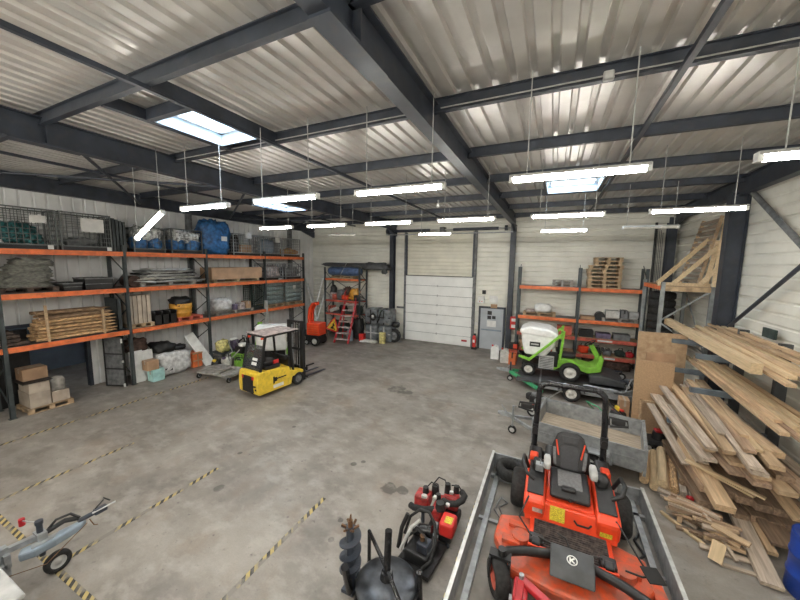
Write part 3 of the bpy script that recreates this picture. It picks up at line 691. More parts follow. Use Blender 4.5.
# ---------------------------------------------------------------- on the floor under the racking
pallet('pallet', (-13.75, 3.99, 0), .98, .9, 'floor pallet carrying the stacked pale boxes', PI/2, 'pallets standing in the left racking')
carton('large pale box at the left bottom of the floor stack', -14.15, -13.35, 3.56, 4.0, .15, .58, 'cardboard_pale', 'storage_box')
carton('pale box with open top edge above the left bottom box', -14.1, -13.35, 3.57, 4.0, .582, .86, 'cardboard_pale', 'storage_box')
carton('low pale box at the right of the floor stack', -14.05, -13.38, 4.03, 4.42, .15, .47, 'cardboard_pale', 'storage_box')
carton('brown box on top of the left floor stack', -14.15, -13.65, 3.55, 4.08, .90, 1.25, 'cardboard', 'storage_box')
single('flat_sheet', MB().box((-13.85, 3.78, .88), (.9, .62, .02)), 'black', 'thin dark sheet between the stacked floor boxes', 'sheet')
single('grey_bag', MB().blob((-13.6, 4.2, .472+.2), (.4, .34, .42), 140, .08, .4), 'pallet_grey', 'grey bag standing on the low right box', 'bag')
t = T('mesh_gate', 'dark grey open gate leaf standing under the racking', 'gate', (-14.05, 5.62, 0), math.atan2(.26, .64))
t.scale = (.86, 1, .89)
MB().bx(0, .84, -.015, .015, .06, 2.0).ob('gate_panel', 'grey_mid', t)
MB().bx(0, .05, -.03, .03, .02, 2.05).bx(.80, .85, -.03, .03, .02, 2.05).bx(0, .85, -.03, .03, 2.0, 2.05).bx(0, .85, -.03, .03, .02, .07).bx(0, .85, -.025, .025, 1.3, 1.35).bx(0, .85, -.025, .025, .7, .75).ob('gate_frame', 'black', t)
MB().cyl((.83, -.05, 1.78), (.83, -.05, 1.95), .03, n=8).cyl((.83, -.05, .02), (.83, -.05, .15), .035, n=8).cyl((.83, -.05, 1.0), (.83, -.05, 1.08), .03, n=8).ob('hinge', 'white', t)
single('white_board', MB().box((-13.52, 6.32, .58), (.05, .42, 1.16), 0, -.1), 'white', 'taller white board leaning beside the gate leaf', 'board')
single('white_board', MB().box((-13.60, 6.72, .55), (.05, .36, 1.1), 0, -.1), 'white', 'white board leaning behind the small brown and turquoise boxes', 'board')
single('dark_sack', MB().blob((-13.85, 6.45, 1.3), (.5, .7, .5), 150, .2, .7, flat=False), 'sack_brown', 'dark brown sacking slumped over the white boards', 'sack')
carton('turquoise box with dark print on the floor', -13.35, -13.0, 6.55, 6.95, 0, .44, 'teal_box', 'printed_box')
single('printed_mark', MB().bx(-12.999, -12.995, 6.66, 6.84, .27, .33).bx(-12.999, -12.995, 6.66, 6.84, .12, .18), 'black', 'dark print on the front of the turquoise box', 'print') if False else None
carton('small brown box stacked on the turquoise box', -13.4, -13.05, 6.42, 6.8, .442, .80, 'cardboard')
t = T('bulk_bag', 'big white bulk bag on the floor under the racking', 'bag', (-13.7, 7.55, 0))
MB().blob((0, 0, .44), (1.0, 1.15, .88), 160, .1, .4, 26).ob('bag_body', 'sack_white', t)
MB().bx(.46, .5, -.45, -.2, .2, .32).ob('printed_label', 'black', t)
single('black_bag', MB().blob((-13.75, 7.3, .88+.18), (.7, .75, .42), 162, .2, .7), 'black', 'black rubbish bag on top of the white bulk bag', 'bag')
single('black_cloth', MB().blob((-13.7, 7.85, .84+.1), (.5, .5, .22), 163, .2, .7), 'black', 'crumpled black cloth at the right end of the bulk bag', 'cloth')
t = T('orange_crate', 'orange plastic crate on the floor right of the bulk bag', 'crate', (-13.55, 8.38, 0))
MB().bx(-.3, .3, -.2, .2, .02, .62).ob('crate_body', 'rack_orange', t, bevel=.02)
MB().bx(.3, .32, -.2, .2, .58, .64).bx(.3, .32, -.2, .2, .28, .33).bx(.3, .32, -.02, .02, .02, .62).ob('crate_ribs', 'cardboard', t)
single('leaning_sheet', MB().beam((-13.15, 8.86, 0), (-13.75, 8.35, 1.35), .05, .42, (0, 1, 0)), 'white', 'white sheet panel leaning against the racking upright', 'panel')
# ---------------------------------------------------------------- forklift
t = T('forklift', 'yellow electric forklift with black mast standing on the open floor', 'forklift', (-8.76, 8.2, 0), -.09)
mb = MB()
side = [(-.95, .12), (-1.0, .2), (-1.02, .5), (-.99, .84), (-.90, .90), (-.1, .84), (.28, .80), (.34, .62), (.62, .60), (.92, .52), (.95, .40), (.42, .38), (.36, .12)]
for x0, x1 in ((-.50, -.17), (.17, .50)): mb.prism(side, x0, x1, 'x')
mb.bx(-.17, .17, -.78, .36, .12, .80)
mb.prism([(-1.0, .72), (-.99, .84), (-.90, .90), (-.7, .88), (-.7, .72)], -.5, .5, 'x')
mb.ob('chassis', 'yellow', t, bevel=.045, seg=3)
MB().bx(-.165, .165, -.86, -.77, .14, .74).bx(-.28, .28, -1.022, -.99, .20, .735).ob('rear_recess', 'black', t)
MB().bx(-.30, -.21, -1.025, -1.0, .64, .74).bx(.21, .30, -1.025, -1.0, .64, .74).ob('tail_light', 'red_bright', t)
MB().bx(.5, .508, -.42, -.36, .38, .62).bx(.5, .508, -.36, .12, .50, .54).bx(.5, .506, -.36, -.26, .44, .58).ob('side_latch', 'black', t)
MB().bx(.5, .506, -.42, .0, .22, .33).ob('side_sticker', 'paper', t)
MB().bx(-.03, .34, -1.0, -.998, .4, .46).ob('rear_mark', 'black', t) if False else None
MB().bx(.36, .43, -1.03, -1.015, .30, .36).bx(.30, .40, -1.03, -1.015, .40, .46).ob('rear_mark', 'black', t)
MB().bx(-.40, .40, -.62, -.02, .84, .98).ob('hood', 'black', t, bevel=.04)
MB().blob((0, -.30, 1.04), (.48, .5, .16), 3, .03, .4, 18).blob((0, -.55, 1.28), (.46, .16, .48), 4, .03, .4, 18, flat=False).ob('seat', 'seat_black', t)
MB().bx(.24, .28, -.2, .0, .96, 1.1).ob('seat_belt', 'red_bright', t)
MB().bx(-.40, .40, .30, .42, .4, 1.12).bx(-.34, .34, .2, .34, 1.02, 1.16).ob('dashboard', 'black', t, bevel=.02)
sw = MB().torus((0, 0, 0), .15, .014).ob('steering_wheel', 'black', t, loc=(0, .12, 1.2), rot=(math.radians(-30), 0, 0))
MB().cyl((-.12, .3, 1.05), (-.12, .18, 1.17), .02).ob('steering_column', 'black', t)
mb = MB()
for sx in (-1, 1):
    mb.beam((sx*.44, -.86, .86), (sx*.43, -.62, 2.02), .06, .07, (1, 0, 0)).beam((sx*.45, .48, .60), (sx*.43, .35, 2.02), .055, .06, (1, 0, 0))
mb.bx(-.46, .46, -.66, -.58, 1.98, 2.05).bx(-.46, .46, .62, .70, 1.98, 2.05).bx(-.46, -.40, -.62, .68, 1.98, 2.05).bx(.40, .46, -.62, .68, 1.98, 2.05)
mb.ob('overhead_guard', 'black', t)
MB().bx(-.49, .49, -.68, .72, 2.052, 2.075).ob('roof_panel', 'pinkwrap', t)
MB().prism([(-.90, .92), (-.88, .92), (-.645, 1.7), (-.665, 1.7)], -.42, .42, 'x').ob('rear_window', 'glass_dark', t)
MB().prism([(-.865, 1.08), (-.855, 1.08), (-.83, 1.17), (-.84, 1.17)], .0, .24, 'x').prism([(-.825, 1.22), (-.815, 1.22), (-.79, 1.30), (-.80, 1.30)], .0, .24, 'x').ob('window_label', 'paper', t)
MB().bx(.30, .36, -.70, -.64, 1.92, 1.98).bx(-.36, -.30, -.70, -.64, 1.92, 1.98).ob('rear_lamp', 'orange_paint', t)
mb = MB()
for sx in (-1, 1): mb.bx(sx*.36-.05, sx*.36+.05, .98, 1.10, .06, 2.28).bx(sx*.27-.035, sx*.27+.035, 1.0, 1.10, .1, 2.28)
for z in (.25, 1.2, 2.24): mb.bx(-.36, .36, 1.0, 1.05, z-.04, z+.04)
mb.ob('mast', 'black', t)
MB().cyl((-.2, 1.05, .15), (-.2, 1.05, 2.1), .035).cyl((.2, 1.05, .15), (.2, 1.05, 2.1), .035).ob('lift_cylinder', 'galv', t)
MB().tube([(.05, 1.08, .5), (.05, 1.1, 2.15), (.1, 1.08, 2.25), (.12, 1.05, .6)], .018, 6).tube([(-.06, 1.08, .5), (-.06, 1.1, 2.15), (-.1, 1.08, 2.22)], .018, 6).ob('hose', 'rubber', t)
MB().bx(-.48, .48, 1.11, 1.15, .42, .52).bx(-.48, .48, 1.11, 1.15, .12, .2).bx(-.1, -.04, 1.11, 1.15, .12, .52).bx(.04, .1, 1.11, 1.15, .12, .52).bx(.42, .48, 1.12, 1.48, .56, .60).bx(.42, .46, 1.12, 1.16, .4, .6).ob('carriage', 'black', t)
for sx in (-1, 1): MB().bx(sx*.2-.055, sx*.2+.055, 1.15, 1.19, .07, .52).prism([(1.15, .06), (1.15, .10), (2.35, .075), (2.35, .06)], sx*.2-.055, sx*.2+.055, 'x').ob('fork', 'steel_dark', t)
for sx in (-1, 1): wheel(t, (sx*.43, .68, .24), .24, .18, 'x', 'grey_mid', 'front_wheel')
wheel(t, (0, -.72, .2), .2, .16, 'x', 'grey_mid', 'rear_wheel')

# ---------------------------------------------------------------- green ride-on mowers with white hopper
def grillo(label, loc, rz):
    t = T('ride_on_mower', label, 'mower', loc, rz, 'green ride on mowers with white hoppers')
    MB().prism([(.0, .35), (.02, .62), (.28, .66), (.36, .74), (.75, .74), (.95, .60), (1.28, .55), (1.42, .62), (1.50, .92), (1.58, .98), (1.64, .92), (1.58, .45), (1.2, .34), (.95, .42), (.7, .5), (.35, .42), (.2, .3)], -.42, .42, 'y').ob('body', 'green', t, bevel=.03)
    MB().bx(-.85, .7, -.33, .33, .26, .42).bx(.7, 1.5, -.25, .25, .28, .36).ob('frame', 'black', t)
    for s in (-1, 1):
        wheel(t, (.68, s*.46, .33), .33, .24, 'y', 'white_dirty', 'front_wheel')
        wheel(t, (-.62, s*.40, .24), .24, .18, 'y', 'white_dirty', 'rear_wheel')
    b = MB().prism([(-.78, .80), (-.12, .76), (.20, 1.22), (.20, 1.62), (-.15, 1.72), (-.74, 1.74), (-.92, 1.58), (-.88, 1.24)], -.55, .55, 'y').ob('hopper', 'white', t, bevel=.09, seg=3)
    MB().prism([(-.94, 1.54), (.22, 1.44), (.28, 1.60), (.0, 1.78), (-.66, 1.84), (-.98, 1.70)], -.58, .58, 'y').ob('hopper_lid', 'white', t, bevel=.08, seg=3)
    for s in (-1, 1):
        MB().bx(-.62, -.28, s*.553-.004, s*.553+.004, 1.12, 1.29).ob('name_plate', 'black', t)
        MB().bx(-.58, -.33, s*.559-.002, s*.559+.002, 1.18, 1.23).ob('plate_strip', 'grey_light', t)
        MB().beam((-.62, s*.60, .62), (.42, s*.60, 1.72), .07, .15, (0, 1, 0)).beam((-.95, s*.60, .74), (-.58, s*.60, .64), .07, .09).beam((.42, s*.60, 1.78), (.34, s*.56, .62), .07, .17, (0, 1, 0)).ob('lift_arm', 'green', t)
    MB().cyl((-.4, .45, .85), (.22, .45, 1.3), .035).ob('lift_ram', 'steel', t)
    MB().bx(-.30, .18, -.50, -.44, .34, .82).ob('engine_cover', 'grey_light', t, bevel=.015)
    g = MB()
    for i in range(7): g.bx(-.27, .15, -.51, -.5, .38+i*.06, .41+i*.06)
    g.ob('cooling_grille', 'grey_mid', t)
    MB().bx(-.3, .3, -.44, .40, .42, .98).ob('engine', 'black', t, bevel=.03)
    MB().bx(-.05, .28, -.44, .42, .96, 1.12).ob('engine_guard', 'orange_bucket', t, bevel=.03) if False else MB().prism([(-.1, .95), (.22, .95), (.16, 1.25)], -.40, .40, 'y').ob('warning_panel', 'white_dirty', t)
    MB().prism([(-.06, .98), (.1, .98), (.1, 1.14)], -.41, -.402, 'y').ob('warning_label', 'rack_red', t)
    MB().blob((.60, 0, .82), (.5, .5, .16), 5, .04, .4, 18).blob((.36, 0, 1.08), (.16, .48, .5), 6, .04, .4, 18, flat=False).ob('seat', 'seat_black', t)
    MB().beam((1.50, 0, .85), (1.28, 0, 1.28), .16, .14, (0, 1, 0)).ob('steering_column', 'green', t, bevel=.02)
    MB().torus((0, 0, 0), .18, .018).cyl((0, 0, 0), (0, 0, -.08), .04).ob('steering_wheel', 'black', t, loc=(1.24, 0, 1.34), rot=(0, math.radians(-35), 0))
    MB().cyl((1.55, .12, .96), (1.5, .2, 1.25), .03).ob('control_lever', 'black', t); MB().cyl((1.55, -.12, .96), (1.58, -.2, 1.22), .02).blob((1.6, -.18, 1.2), (.1, .1, .14), 3, .02).ob('control_lever', 'black', t)
    MB().prism([(1.25, .1), (1.25, .34), (1.6, .40), (2.2, .28), (2.25, .1)], -.66, .66, 'y').ob('cutter_deck', 'grey_plate', t, bevel=.03)
    for s in (-1, 1): wheel(t, (2.3, s*.5, .13), .13, .09, 'y', 'grey_light', 'castor_wheel'); MB().beam((2.1, s*.5, .3), (2.32, s*.5, .30), .05, .04).beam((2.3, s*.56, .13), (2.3, s*.56, .32), .03, .03).ob('castor_arm', 'steel_dark', t)
    return t
gr = grillo('bright green ride on mower with white hopper parked on the low trailer', (.02, 13.25, .364), 0)
gr.scale = (1.06, 1.06, 1.02)
dup(gr, (-10.75, 10.15, .0), PI-.9, 'green ride on mower with white hopper partly hidden behind the yellow forklift')
# trailer under the right mower
t = T('mower_trailer', 'low trailer with green drawbar carrying the green mower', 'trailer', (1.05, 12.9, -.10))
MB().bx(-1.25, 1.75, -.9, .95, .39, .46).bx(-2.05, -1.25, -.72, .72, .40, .46).ob('deck', 'grey_plate', t)
MB().bx(-1.28, 1.78, -.95, -.9, .34, .52).bx(-1.28, 1.78, .95, 1.0, .34, .52).bx(-1.28, -1.22, -.95, 1.0, .34, .48).bx(1.72, 1.78, -.95, 1.0, .34, .48).ob('frame', 'galv', t)
MB().prism([(1.75, .42), (2.1, .14), (2.16, .16), (1.82, .46)], -.85, .9, 'y').ob('ramp', 'galv', t)
MB().beam((-1.15, -1.10, .28), (-2.35, .02, .46), .09, .12).ob('drawbar', 'green_paint', t, bevel=.01); MB().beam((-1.25, .9, .30), (-2.35, .22, .46), .09, .11).ob('drawbar', 'green_paint', t, bevel=.01)
MB().bx(-2.75, -2.28, .06, .18, .42, .54).cyl((-2.72, .12, .50), (-2.86, .12, .48), .05).cyl((-2.5, .12, .54), (-2.3, .12, .74), .015).ob('coupling', 'galv', t)
MB().cyl((-2.33, -.02, .28), (-2.33, -.02, .85), .03).ob('jockey_post', 'steel_dark', t)
wheel(t, (-2.33, -.02, .21), .11, .07, 'y', 'grey_light', 'jockey_wheel')
for s, y in ((-1, -1.12), (1, 1.15)):
    wheel(t, (-.28, y, .385), .285, .19, 'y', 'white_dirty', 'road_wheel')
MB().prism([(-.68, .48), (-.6, .72), (.05, .72), (.12, .48), (.08, .48), (.02, .69), (-.57, .69), (-.64, .48)], -1.24, -.98, 'y').ob('mudguard', 'black', t)
# grey implement lying beside the trailer wheel
t = T('ramp_frame', 'tangle of grey tubular frame lying across the near side of the mower trailer', 'frame', (1.7, 12.2, .365))
MB().tube([(-.8, -.15, .1), (-.5, -.25, .22), (0, -.2, .16), (.5, -.25, .12), (.9, .0, .22)], .03).tube([(-.4, -.25, .2), (-.2, .1, .08), (.3, .1, .08), (.6, -.2, .1)], .025).tube([(.6, -.1, .1), (.8, .2, .5), (1.0, .1, .55), (1.0, -.1, .2)], .02).bx(-.3, .3, -.2, .1, .0, .05).bx(.55, .95, -.05, .25, .0, .06).ob('tubes', 'galv', t)
# ---------------------------------------------------------------- low cart and small machines left of the forklift
t = T('flat_cart', 'low weathered cart on castors in front of the racking left of forklift', 'cart', (-11.3, 8.1, 0), .12)
MB().bx(-.85, .8, -.5, -.38, .22, .28).bx(-.85, .8, .38, .5, .22, .28).bx(-.85, -.72, -.5, .5, .22, .28).bx(.68, .8, -.5, .5, .22, .28).bx(-.1, .03, -.5, .5, .22, .27).ob('frame', 'pallet_grey', t)
MB().bx(-.72, -.1, -.4, .4, .26, .285).bx(.3, .7, -.4, .4, .26, .285).ob('deck_boards', 'pallet_grey', t)
for x in (-.75, .7):
    for y in (-.42, .42): wheel(t, (x, y, .1), .1, .06, 'x', 'grey_light', 'castor_wheel'); MB().bx(x-.04, x+.04, y-.03, y+.03, .19, .225).bx(x-.045, x-.035, y-.03, y+.03, .08, .2).bx(x+.035, x+.045, y-.03, y+.03, .08, .2).ob('castor_fork', 'steel_dark', t)
t = T('work_bench', 'low dark steel bench of small machines left of the green mower', 'bench', (-13.1, 9.85, 0))
MB().bx(-.4, .4, -.75, .75, .42, .46).ob('bench_top', 'rack_post', t)
for x in (-.36, .36):
    for y in (-.7, .7): MB().bx(x-.03, x+.03, y-.03, y+.03, 0, .42).ob('leg', 'rack_post', t)
single('yellow_sack', MB().blob((-13.0, 9.35, .46+.27), (.5, .5, .55), 170, .16, .6), 'yellow_bag', 'crumpled yellow sack at the left end of the low bench', 'sack')
t = T('leaf_blower', 'purple and grey engine blower standing on the low bench', 'blower', (-13.0, 9.95, .46))
MB().blob((0, 0, .22), (.34, .36, .44), 3, .05).ob('engine_housing', 'purple', t); MB().tube([(.1, .1, .3), (.3, .25, .5), (.35, .3, .15)], .05).ob('blower_tube', 'black', t); MB().blob((-.05, 0, .42), (.26, .28, .16), 9, .05).ob('tank', 'white', t)
t = T('hedge_machine', 'white and black engine unit at the right end of the bench', 'engine unit', (-12.95, 10.4, .46))
MB().blob((0, 0, .2), (.35, .3, .4), 4, .08).ob('engine_housing', 'white_dirty', t); MB().tube([(-.1, 0, .38), (-.1, 0, .52), (.15, 0, .52), (.15, 0, .36)], .02).ob('handle', 'black', t); MB().bx(.05, .2, -.15, .15, .0, .3).ob('air_filter', 'black', t)
t = T('green_strimmer', 'lime green engine machine beside the bench near the forklift', 'machine', (-12.1, 9.6, 0))
MB().bx(-.4, .4, -.25, .25, .25, .5).ob('body', 'green', t, bevel=.04); MB().bx(-.2, .25, -.2, .2, .5, .78).ob('engine', 'black', t, bevel=.03); MB().tube([(-.3, -.2, .45), (-.6, -.2, .95), (-.62, .2, .95), (-.3, .2, .45)], .022).ob('handlebar', 'galv', t); MB().blob((.05, 0, .85), (.3, .3, .16), 3, .04).ob('tank', 'white', t)
for s in (-1, 1): wheel(t, (.15, s*.3, .2), .2, .1, 'y', 'grey_light', 'wheel')
for k, (x, y, m_, h, l) in enumerate(((-12.3, 9.0, 'white_dirty', .5, 'white and grey engine tool on the floor between bench and cart'), (-12.6, 8.75, 'black', .4, 'black engine tool on the floor in front of the yellow sack'), (-12.35, 10.45, 'orange_paint', .55, 'orange engine tool on the floor behind the lime green machine'), (-11.75, 9.15, 'green', .45, 'small lime green engine tool on the floor behind the cart'))):
    t = T('engine_tool', l, 'tool', (x, y, 0), .4*k)
    MB().blob((0, 0, h*.4), (.34, .36, h*.8), 500+k, .12, .55).ob('engine_housing', m_, t); MB().tube([(-.14, 0, h*.6), (-.1, 0, h*1.15), (.12, 0, h*1.15), (.15, 0, h*.5)], .018).ob('handle', 'black', t)
    MB().cyl((.1, .05, h*.5), (.55, .2, h*1.5), .022, n=8).ob('shaft', 'grey_light', t); MB().blob((-.03, -.1, h*.75), (.16, .12, .12), 510+k, .05).ob('cap', ('purple', 'yellow', 'white', 'black')[k], t)
# ---------------------------------------------------------------- orange stacker behind the forklift
t = T('orange_lift', 'orange wheeled lift with tall curved arm behind the forklift', 'lift', (-11.45, 13.75, 0), .1)
MB().bx(-.38, .40, -.35, .35, .55, 1.22).ob('body', 'orange_paint', t, bevel=.05)
MB().bx(-.5, .42, -.3, .3, .16, .56).ob('chassis', 'black', t, bevel=.03)
MB().tube([(-.36, -.1, 1.0), (-.36, -.1, 1.55), (-.30, -.1, 1.95), (-.14, -.1, 2.2), (.06, -.1, 2.24)], .10, 10).tube([(-.36, .15, 1.0), (-.36, .15, 1.55), (-.30, .15, 1.95), (-.14, .15, 2.2), (.06, .15, 2.24)], .10, 10).ob('curved_arm', 'orange_paint', t)
g = MB()
for i in range(4): g.bx(-.3, .32, -.36, -.35, .68+i*.12, .71+i*.12)
g.ob('vent', 'rack_orange', t)
for s in (-1, 1): wheel(t, (.15, s*.36, .26), .26, .14, 'y', 'white_dirty', 'front_wheel'); wheel(t, (-.42, s*.28, .16), .16, .1, 'y', 'grey_light', 'rear_wheel')
for k, (a, b, l) in enumerate((((-12.45, 15.45, 0), (-14.05, 15.75, 3.7), 'first'), ((-12.65, 15.6, 0), (-13.9, 15.95, 3.1), 'second'), ((-13.55, 15.55, 0), (-13.2, 16.6, 3.5), 'third'), ((-13.35, 15.7, 0), (-12.98, 16.8, 3.2), 'fourth'))):
    single('steel_pole', MB().cyl(a, b, .055, n=10), 'galv_bright', 'grey steel pole leaning between the left racking and the small shelf, %s of four' % l, 'pole', 'leaning steel poles')
# ---------------------------------------------------------------- back left shelf and its goods
t = T('storage_shelf', 'small red beam shelf against the back wall left of the sectional door', 'shelf', (0, 0, 0))
SX = (-12.75, -10.25); SY = (16.2, 17.0)
for x in SX:
    for y in SY: MB().bx(x-.045, x+.045, y-.04, y+.04, 0, 4.15).ob('upright', 'rack_post', t)
    l = MB(); z = .3; k = 0
    while z < 3.6:
        l.beam((x, SY[k % 2], z), (x, SY[1-k % 2], z+.6), .03, .03); z += .6; k += 1
    l.ob('lattice', 'rack_post', t)
for z in (1.35, 2.17, 3.48):
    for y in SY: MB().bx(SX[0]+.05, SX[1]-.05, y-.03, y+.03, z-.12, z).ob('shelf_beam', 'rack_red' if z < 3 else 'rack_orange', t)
    MB().bx(SX[0]+.05, SX[1]-.05, SY[0], SY[1], z-.02, z+.005).ob('deck', 'grey_mid', t)
for p, q in (((-12.7, 16.98, 3.4), (-10.3, 16.98, 2.2)), ((-12.7, 16.98, 2.2), (-10.3, 16.98, 3.4))): MB().beam(p, q, .03, .03).ob('back_brace', 'rack_post', t)
z = 3.485
pallet('pallet', (-11.5, 16.6, z), 1.6, .75, 'pallet on the top deck of the small shelf under the blue roll', 0, None)
single('tarpaulin_roll', MB().lathe([(0, 0), (.22, .02), (.27, .2), (.25, .9), (.27, 1.6), (.25, 2.1), (.2, 2.3), (0, 2.32)], (-12.64, 16.52, z+.43), 'x', 18), 'tape_roll', 'blue tarpaulin roll on top of the small back shelf', 'roll')
t = T('dark_tarpaulin', 'long dark grey tarpaulin draped over the top of the small shelf', 'tarpaulin', (-10.7, 16.6, 4.2))
MB().blob((-.55, 0, .12), (3.3, .8, .22), 200, .12, .25, 40, 1.6, False).blob((1.35, -.1, .05), (1.7, .5, .42), 201, .2, .4, 24, 2, False).blob((1.95, -.15, -.2), (.3, .3, .34), 203, .2, .6, 18, 2, False).ob('cloth', 'grey_plate', t)
MB().beam((-.9, -.45, -.55), (-.4, -.45, .25), .03, .03).ob('strap', 'grey_light', t)
z = 2.18
for k, (x, d, m_, l, c) in enumerate(((-12.35, (.4, .5, .4), 'pinkwrap', 'pale bundle at the left of the middle deck of the small shelf', 'bundle'), (-11.75, (.5, .5, .6), 'grey_mid', 'grey machine bundle on the middle deck of the small shelf', 'bundle'), (-10.75, (.6, .5, .7), 'orange_bucket', 'yellow orange bundle at the right of the middle deck', 'bundle'))):
    single('goods_bundle', MB().blob((x, 16.5, z+d[2]/2), d, 210+k, .2, .6), m_, l, c)
t = T('chainsaw', 'orange chainsaw lying on the middle deck of the small shelf', 'chainsaw', (-11.3, 16.3, z+.005))
MB().bx(-.25, .2, -.12, .12, .02, .3).ob('engine_housing', 'orange_paint', t, bevel=.05); MB().bx(.2, .8, -.02, .02, .1, .22).ob('guide_bar', 'orange_bucket', t, bevel=.02); MB().tube([(-.2, -.14, .1), (-.1, -.16, .42), (.05, .14, .42), (.1, .14, .1)], .02).ob('handle', 'black', t)
for k, (x, y, d, m_, l, c) in enumerate(((-12.1, 16.35, (.3, .3, .34), 'rack_red', 'dark red bundle beside the pale bundle on the middle deck', 'bundle'), (-11.45, 16.75, (.5, .35, .75), 'sack_brown', 'tall brown bundle at the back of the middle deck', 'bundle'), (-11.0, 16.75, (.45, .35, .6), 'orange_paint', 'orange bundle behind the chainsaw', 'bundle'), (-10.5, 16.3, (.35, .3, .35), 'black', 'small black bundle at the right end of the middle deck', 'bundle'), (-12.5, 16.75, (.4, .35, .8), 'black', 'tall black bundle at the left back of the middle deck', 'bundle'))):
    single('goods_bundle', MB().blob((x, y, 2.18+d[2]/2), d, 260+k, .2, .6), m_, l, c)
for k, (x, d, m_, l, c) in enumerate(((-11.75, (.5, .4, .45), 'black', 'black bundle in the middle of the lower deck of the small shelf', 'bundle'), (-10.6, (.45, .4, .5), 'green_dark', 'dark green bundle at the right of the lower deck', 'bundle'), (-12.0, (.35, .35, .3), 'grey_mid', 'grey bundle beside the dark red case on the lower deck', 'bundle'))):
    single('goods_bundle', MB().blob((x, 16.72, 1.36+d[2]/2), d, 270+k, .2, .6), m_, l, c)
z = 1.36
single('pipe_roll', MB().beam((-12.4, 16.3, z+.1), (-11.8, 16.2, z+.32), .2, .2), 'white_dirty', 'pale pipe piece on the lower deck of the small shelf', 'pipe')
single('green_coil', MB().torus((-11.2, 16.55, z+.08), .3, .075), 'green_dark', 'dark green hose coil on the lower deck of the small shelf', 'hose')
carton('dark red case on the lower deck of the small shelf', -12.6, -12.3, 16.3, 16.7, z+.005, z+.4, 'rack_red', 'tool_case', None, 0, 'black')
single('dark_sack', MB().blob((-11.9, 16.6, .4), (1.3, .7, .8), 220, .18, .5), 'green_dark', 'dark green sacks heaped under the small back shelf', 'sack')
single('dark_sack', MB().blob((-10.15, 15.9, .62), (.55, .5, 1.25), 221, .12, .5), 'black', 'tall black sack between the red ladder and the dark tanks', 'sack')
single('grey_drum', MB().lathe([(0, 0), (.17, 0), (.18, .03), (.17, .3), (.18, .33), (.17, .6), (.1, .66), (0, .66)], (-10.32, 15.3, 0)), 'bluegrey', 'small blue grey drum beside the foot of the red ladder', 'drum')
t = T('warning_sign', 'yellow and red triangular road works sign leaning by the small shelf', 'road sign', (-11.92, 15.72, .32)); t.rotation_euler = (-.12, .2, 0); t.scale = (1.15, 1, 1.15)
MB().prism([(-.46, 0), (.46, 0), (0, .80)], 0, .02, 'y').ob('sign_border', 'red_bright', t, bevel=.008)
MB().prism([(-.33, .08), (.33, .08), (0, .66)], -.008, 0, 'y').ob('sign_face', 'yellow', t)
MB().prism([(-.12, .12), (.02, .12), (.10, .16), (.05, .26), (.1, .32), (.03, .44), (-.05, .40), (-.02, .28), (-.10, .20)], -.014, -.008, 'y').prism([(.01, .46), (.05, .46), (.06, .51), (.03, .53), (.0, .51)], -.014, -.008, 'y').prism([(.08, .12), (.2, .12), (.14, .2)], -.014, -.008, 'y').ob('sign_figure', 'black', t)
MB().beam((-.3, .02, .05), (-.3, .25, -.32), .04, .03).beam((.3, .02, .05), (.3, .25, -.32), .04, .03).ob('stand', 'grey_mid', t)
t = T('step_ladder', 'red step ladder with wide treads leaning at the small shelf', 'ladder', (-10.45, 14.75, 0), .18)
t.scale = (1.25, 1, 1.05)
for s in (-.33, .33): MB().beam((s, -.2, 0), (s*.8, 1.15, 2.1), .05, .09, (1, 0, 0)).ob('stile', 'red', t)
for i in range(7):
    f = (i+.7)/7.4; MB().bx(-.33*(1-.2*f), .33*(1-.2*f), -.2+1.35*f-.08, -.2+1.35*f+.08, 2.1*f-.03, 2.1*f+.03).ob('tread', 'pinkwrap' if i % 1 == 0 else 'red', t)
MB().beam((-.34, .9, 0), (-.28, 1.1, 1.95), .04, .05).beam((.34, .9, 0), (.28, 1.1, 1.95), .04, .05).beam((-.34, .92, .4), (.34, .92, .4), .03, .03).ob('rear_leg', 'red', t)
MB().tube([(-.27, 1.1, 2.05), (-.27, 1.1, 2.6), (-.2, 1.15, 2.7)], .02).tube([(.27, 1.1, 2.05), (.27, 1.1, 2.3)], .02).ob('hand_rail', 'red', t)
for k, (x, z0, s, l) in enumerate(((-9.3, 0, 0, 'lower left'), (-8.45, 0, 1, 'lower right'), (-9.32, .93, 2, 'upper left'), (-8.47, .93, 3, 'upper right'))):
    t = T('wrapped_tank', 'dark grey tank in a strapped block left of the door, %s' % l, 'tank', (x, 16.35, z0), 0, 'dark grey tanks')
    MB().blob((0, 0, .46), (.82, .9, .92), 230+s, .05, .28, 26).ob('tank_body', 'ibc', t)
    MB().bx(-.42, .42, -.458, -.44, .44, .5).bx(-.04, .04, -.458, -.44, .05, .88).ob('strap', 'grey_light' if s < 2 else 'black', t)
single('hose', MB().tube([(-8.9, 15.95, 1.1), (-8.75, 15.85, 1.3), (-8.65, 15.85, 1.7), (-8.5, 15.95, 1.9), (-8.3, 16.1, 1.88)], .04), 'rubber', 'black hose drooping over the upper dark tanks', 'hose')
single('hose_ring', MB().torus((-9.15, 15.86, 1.4), .17, .05, 'y'), 'rubber', 'small black rubber ring on the front of the upper left tank', 'ring')
single('white_cap', MB().blob((-9.12, 15.8, 1.45), (.14, .06, .14), 4, .1), 'white', 'white cap beside the black ring on the dark tank', 'paper')  # small white cap on the tank front, shaped as a blob
t = T('sack_truck', 'upright hand cart with black tyre next to the sectional door', 'hand cart', (-7.92, 16.3, 0))
wheel(t, (0, -.15, .40), .40, .2, 'y', 'grey_mid', 'wheel')
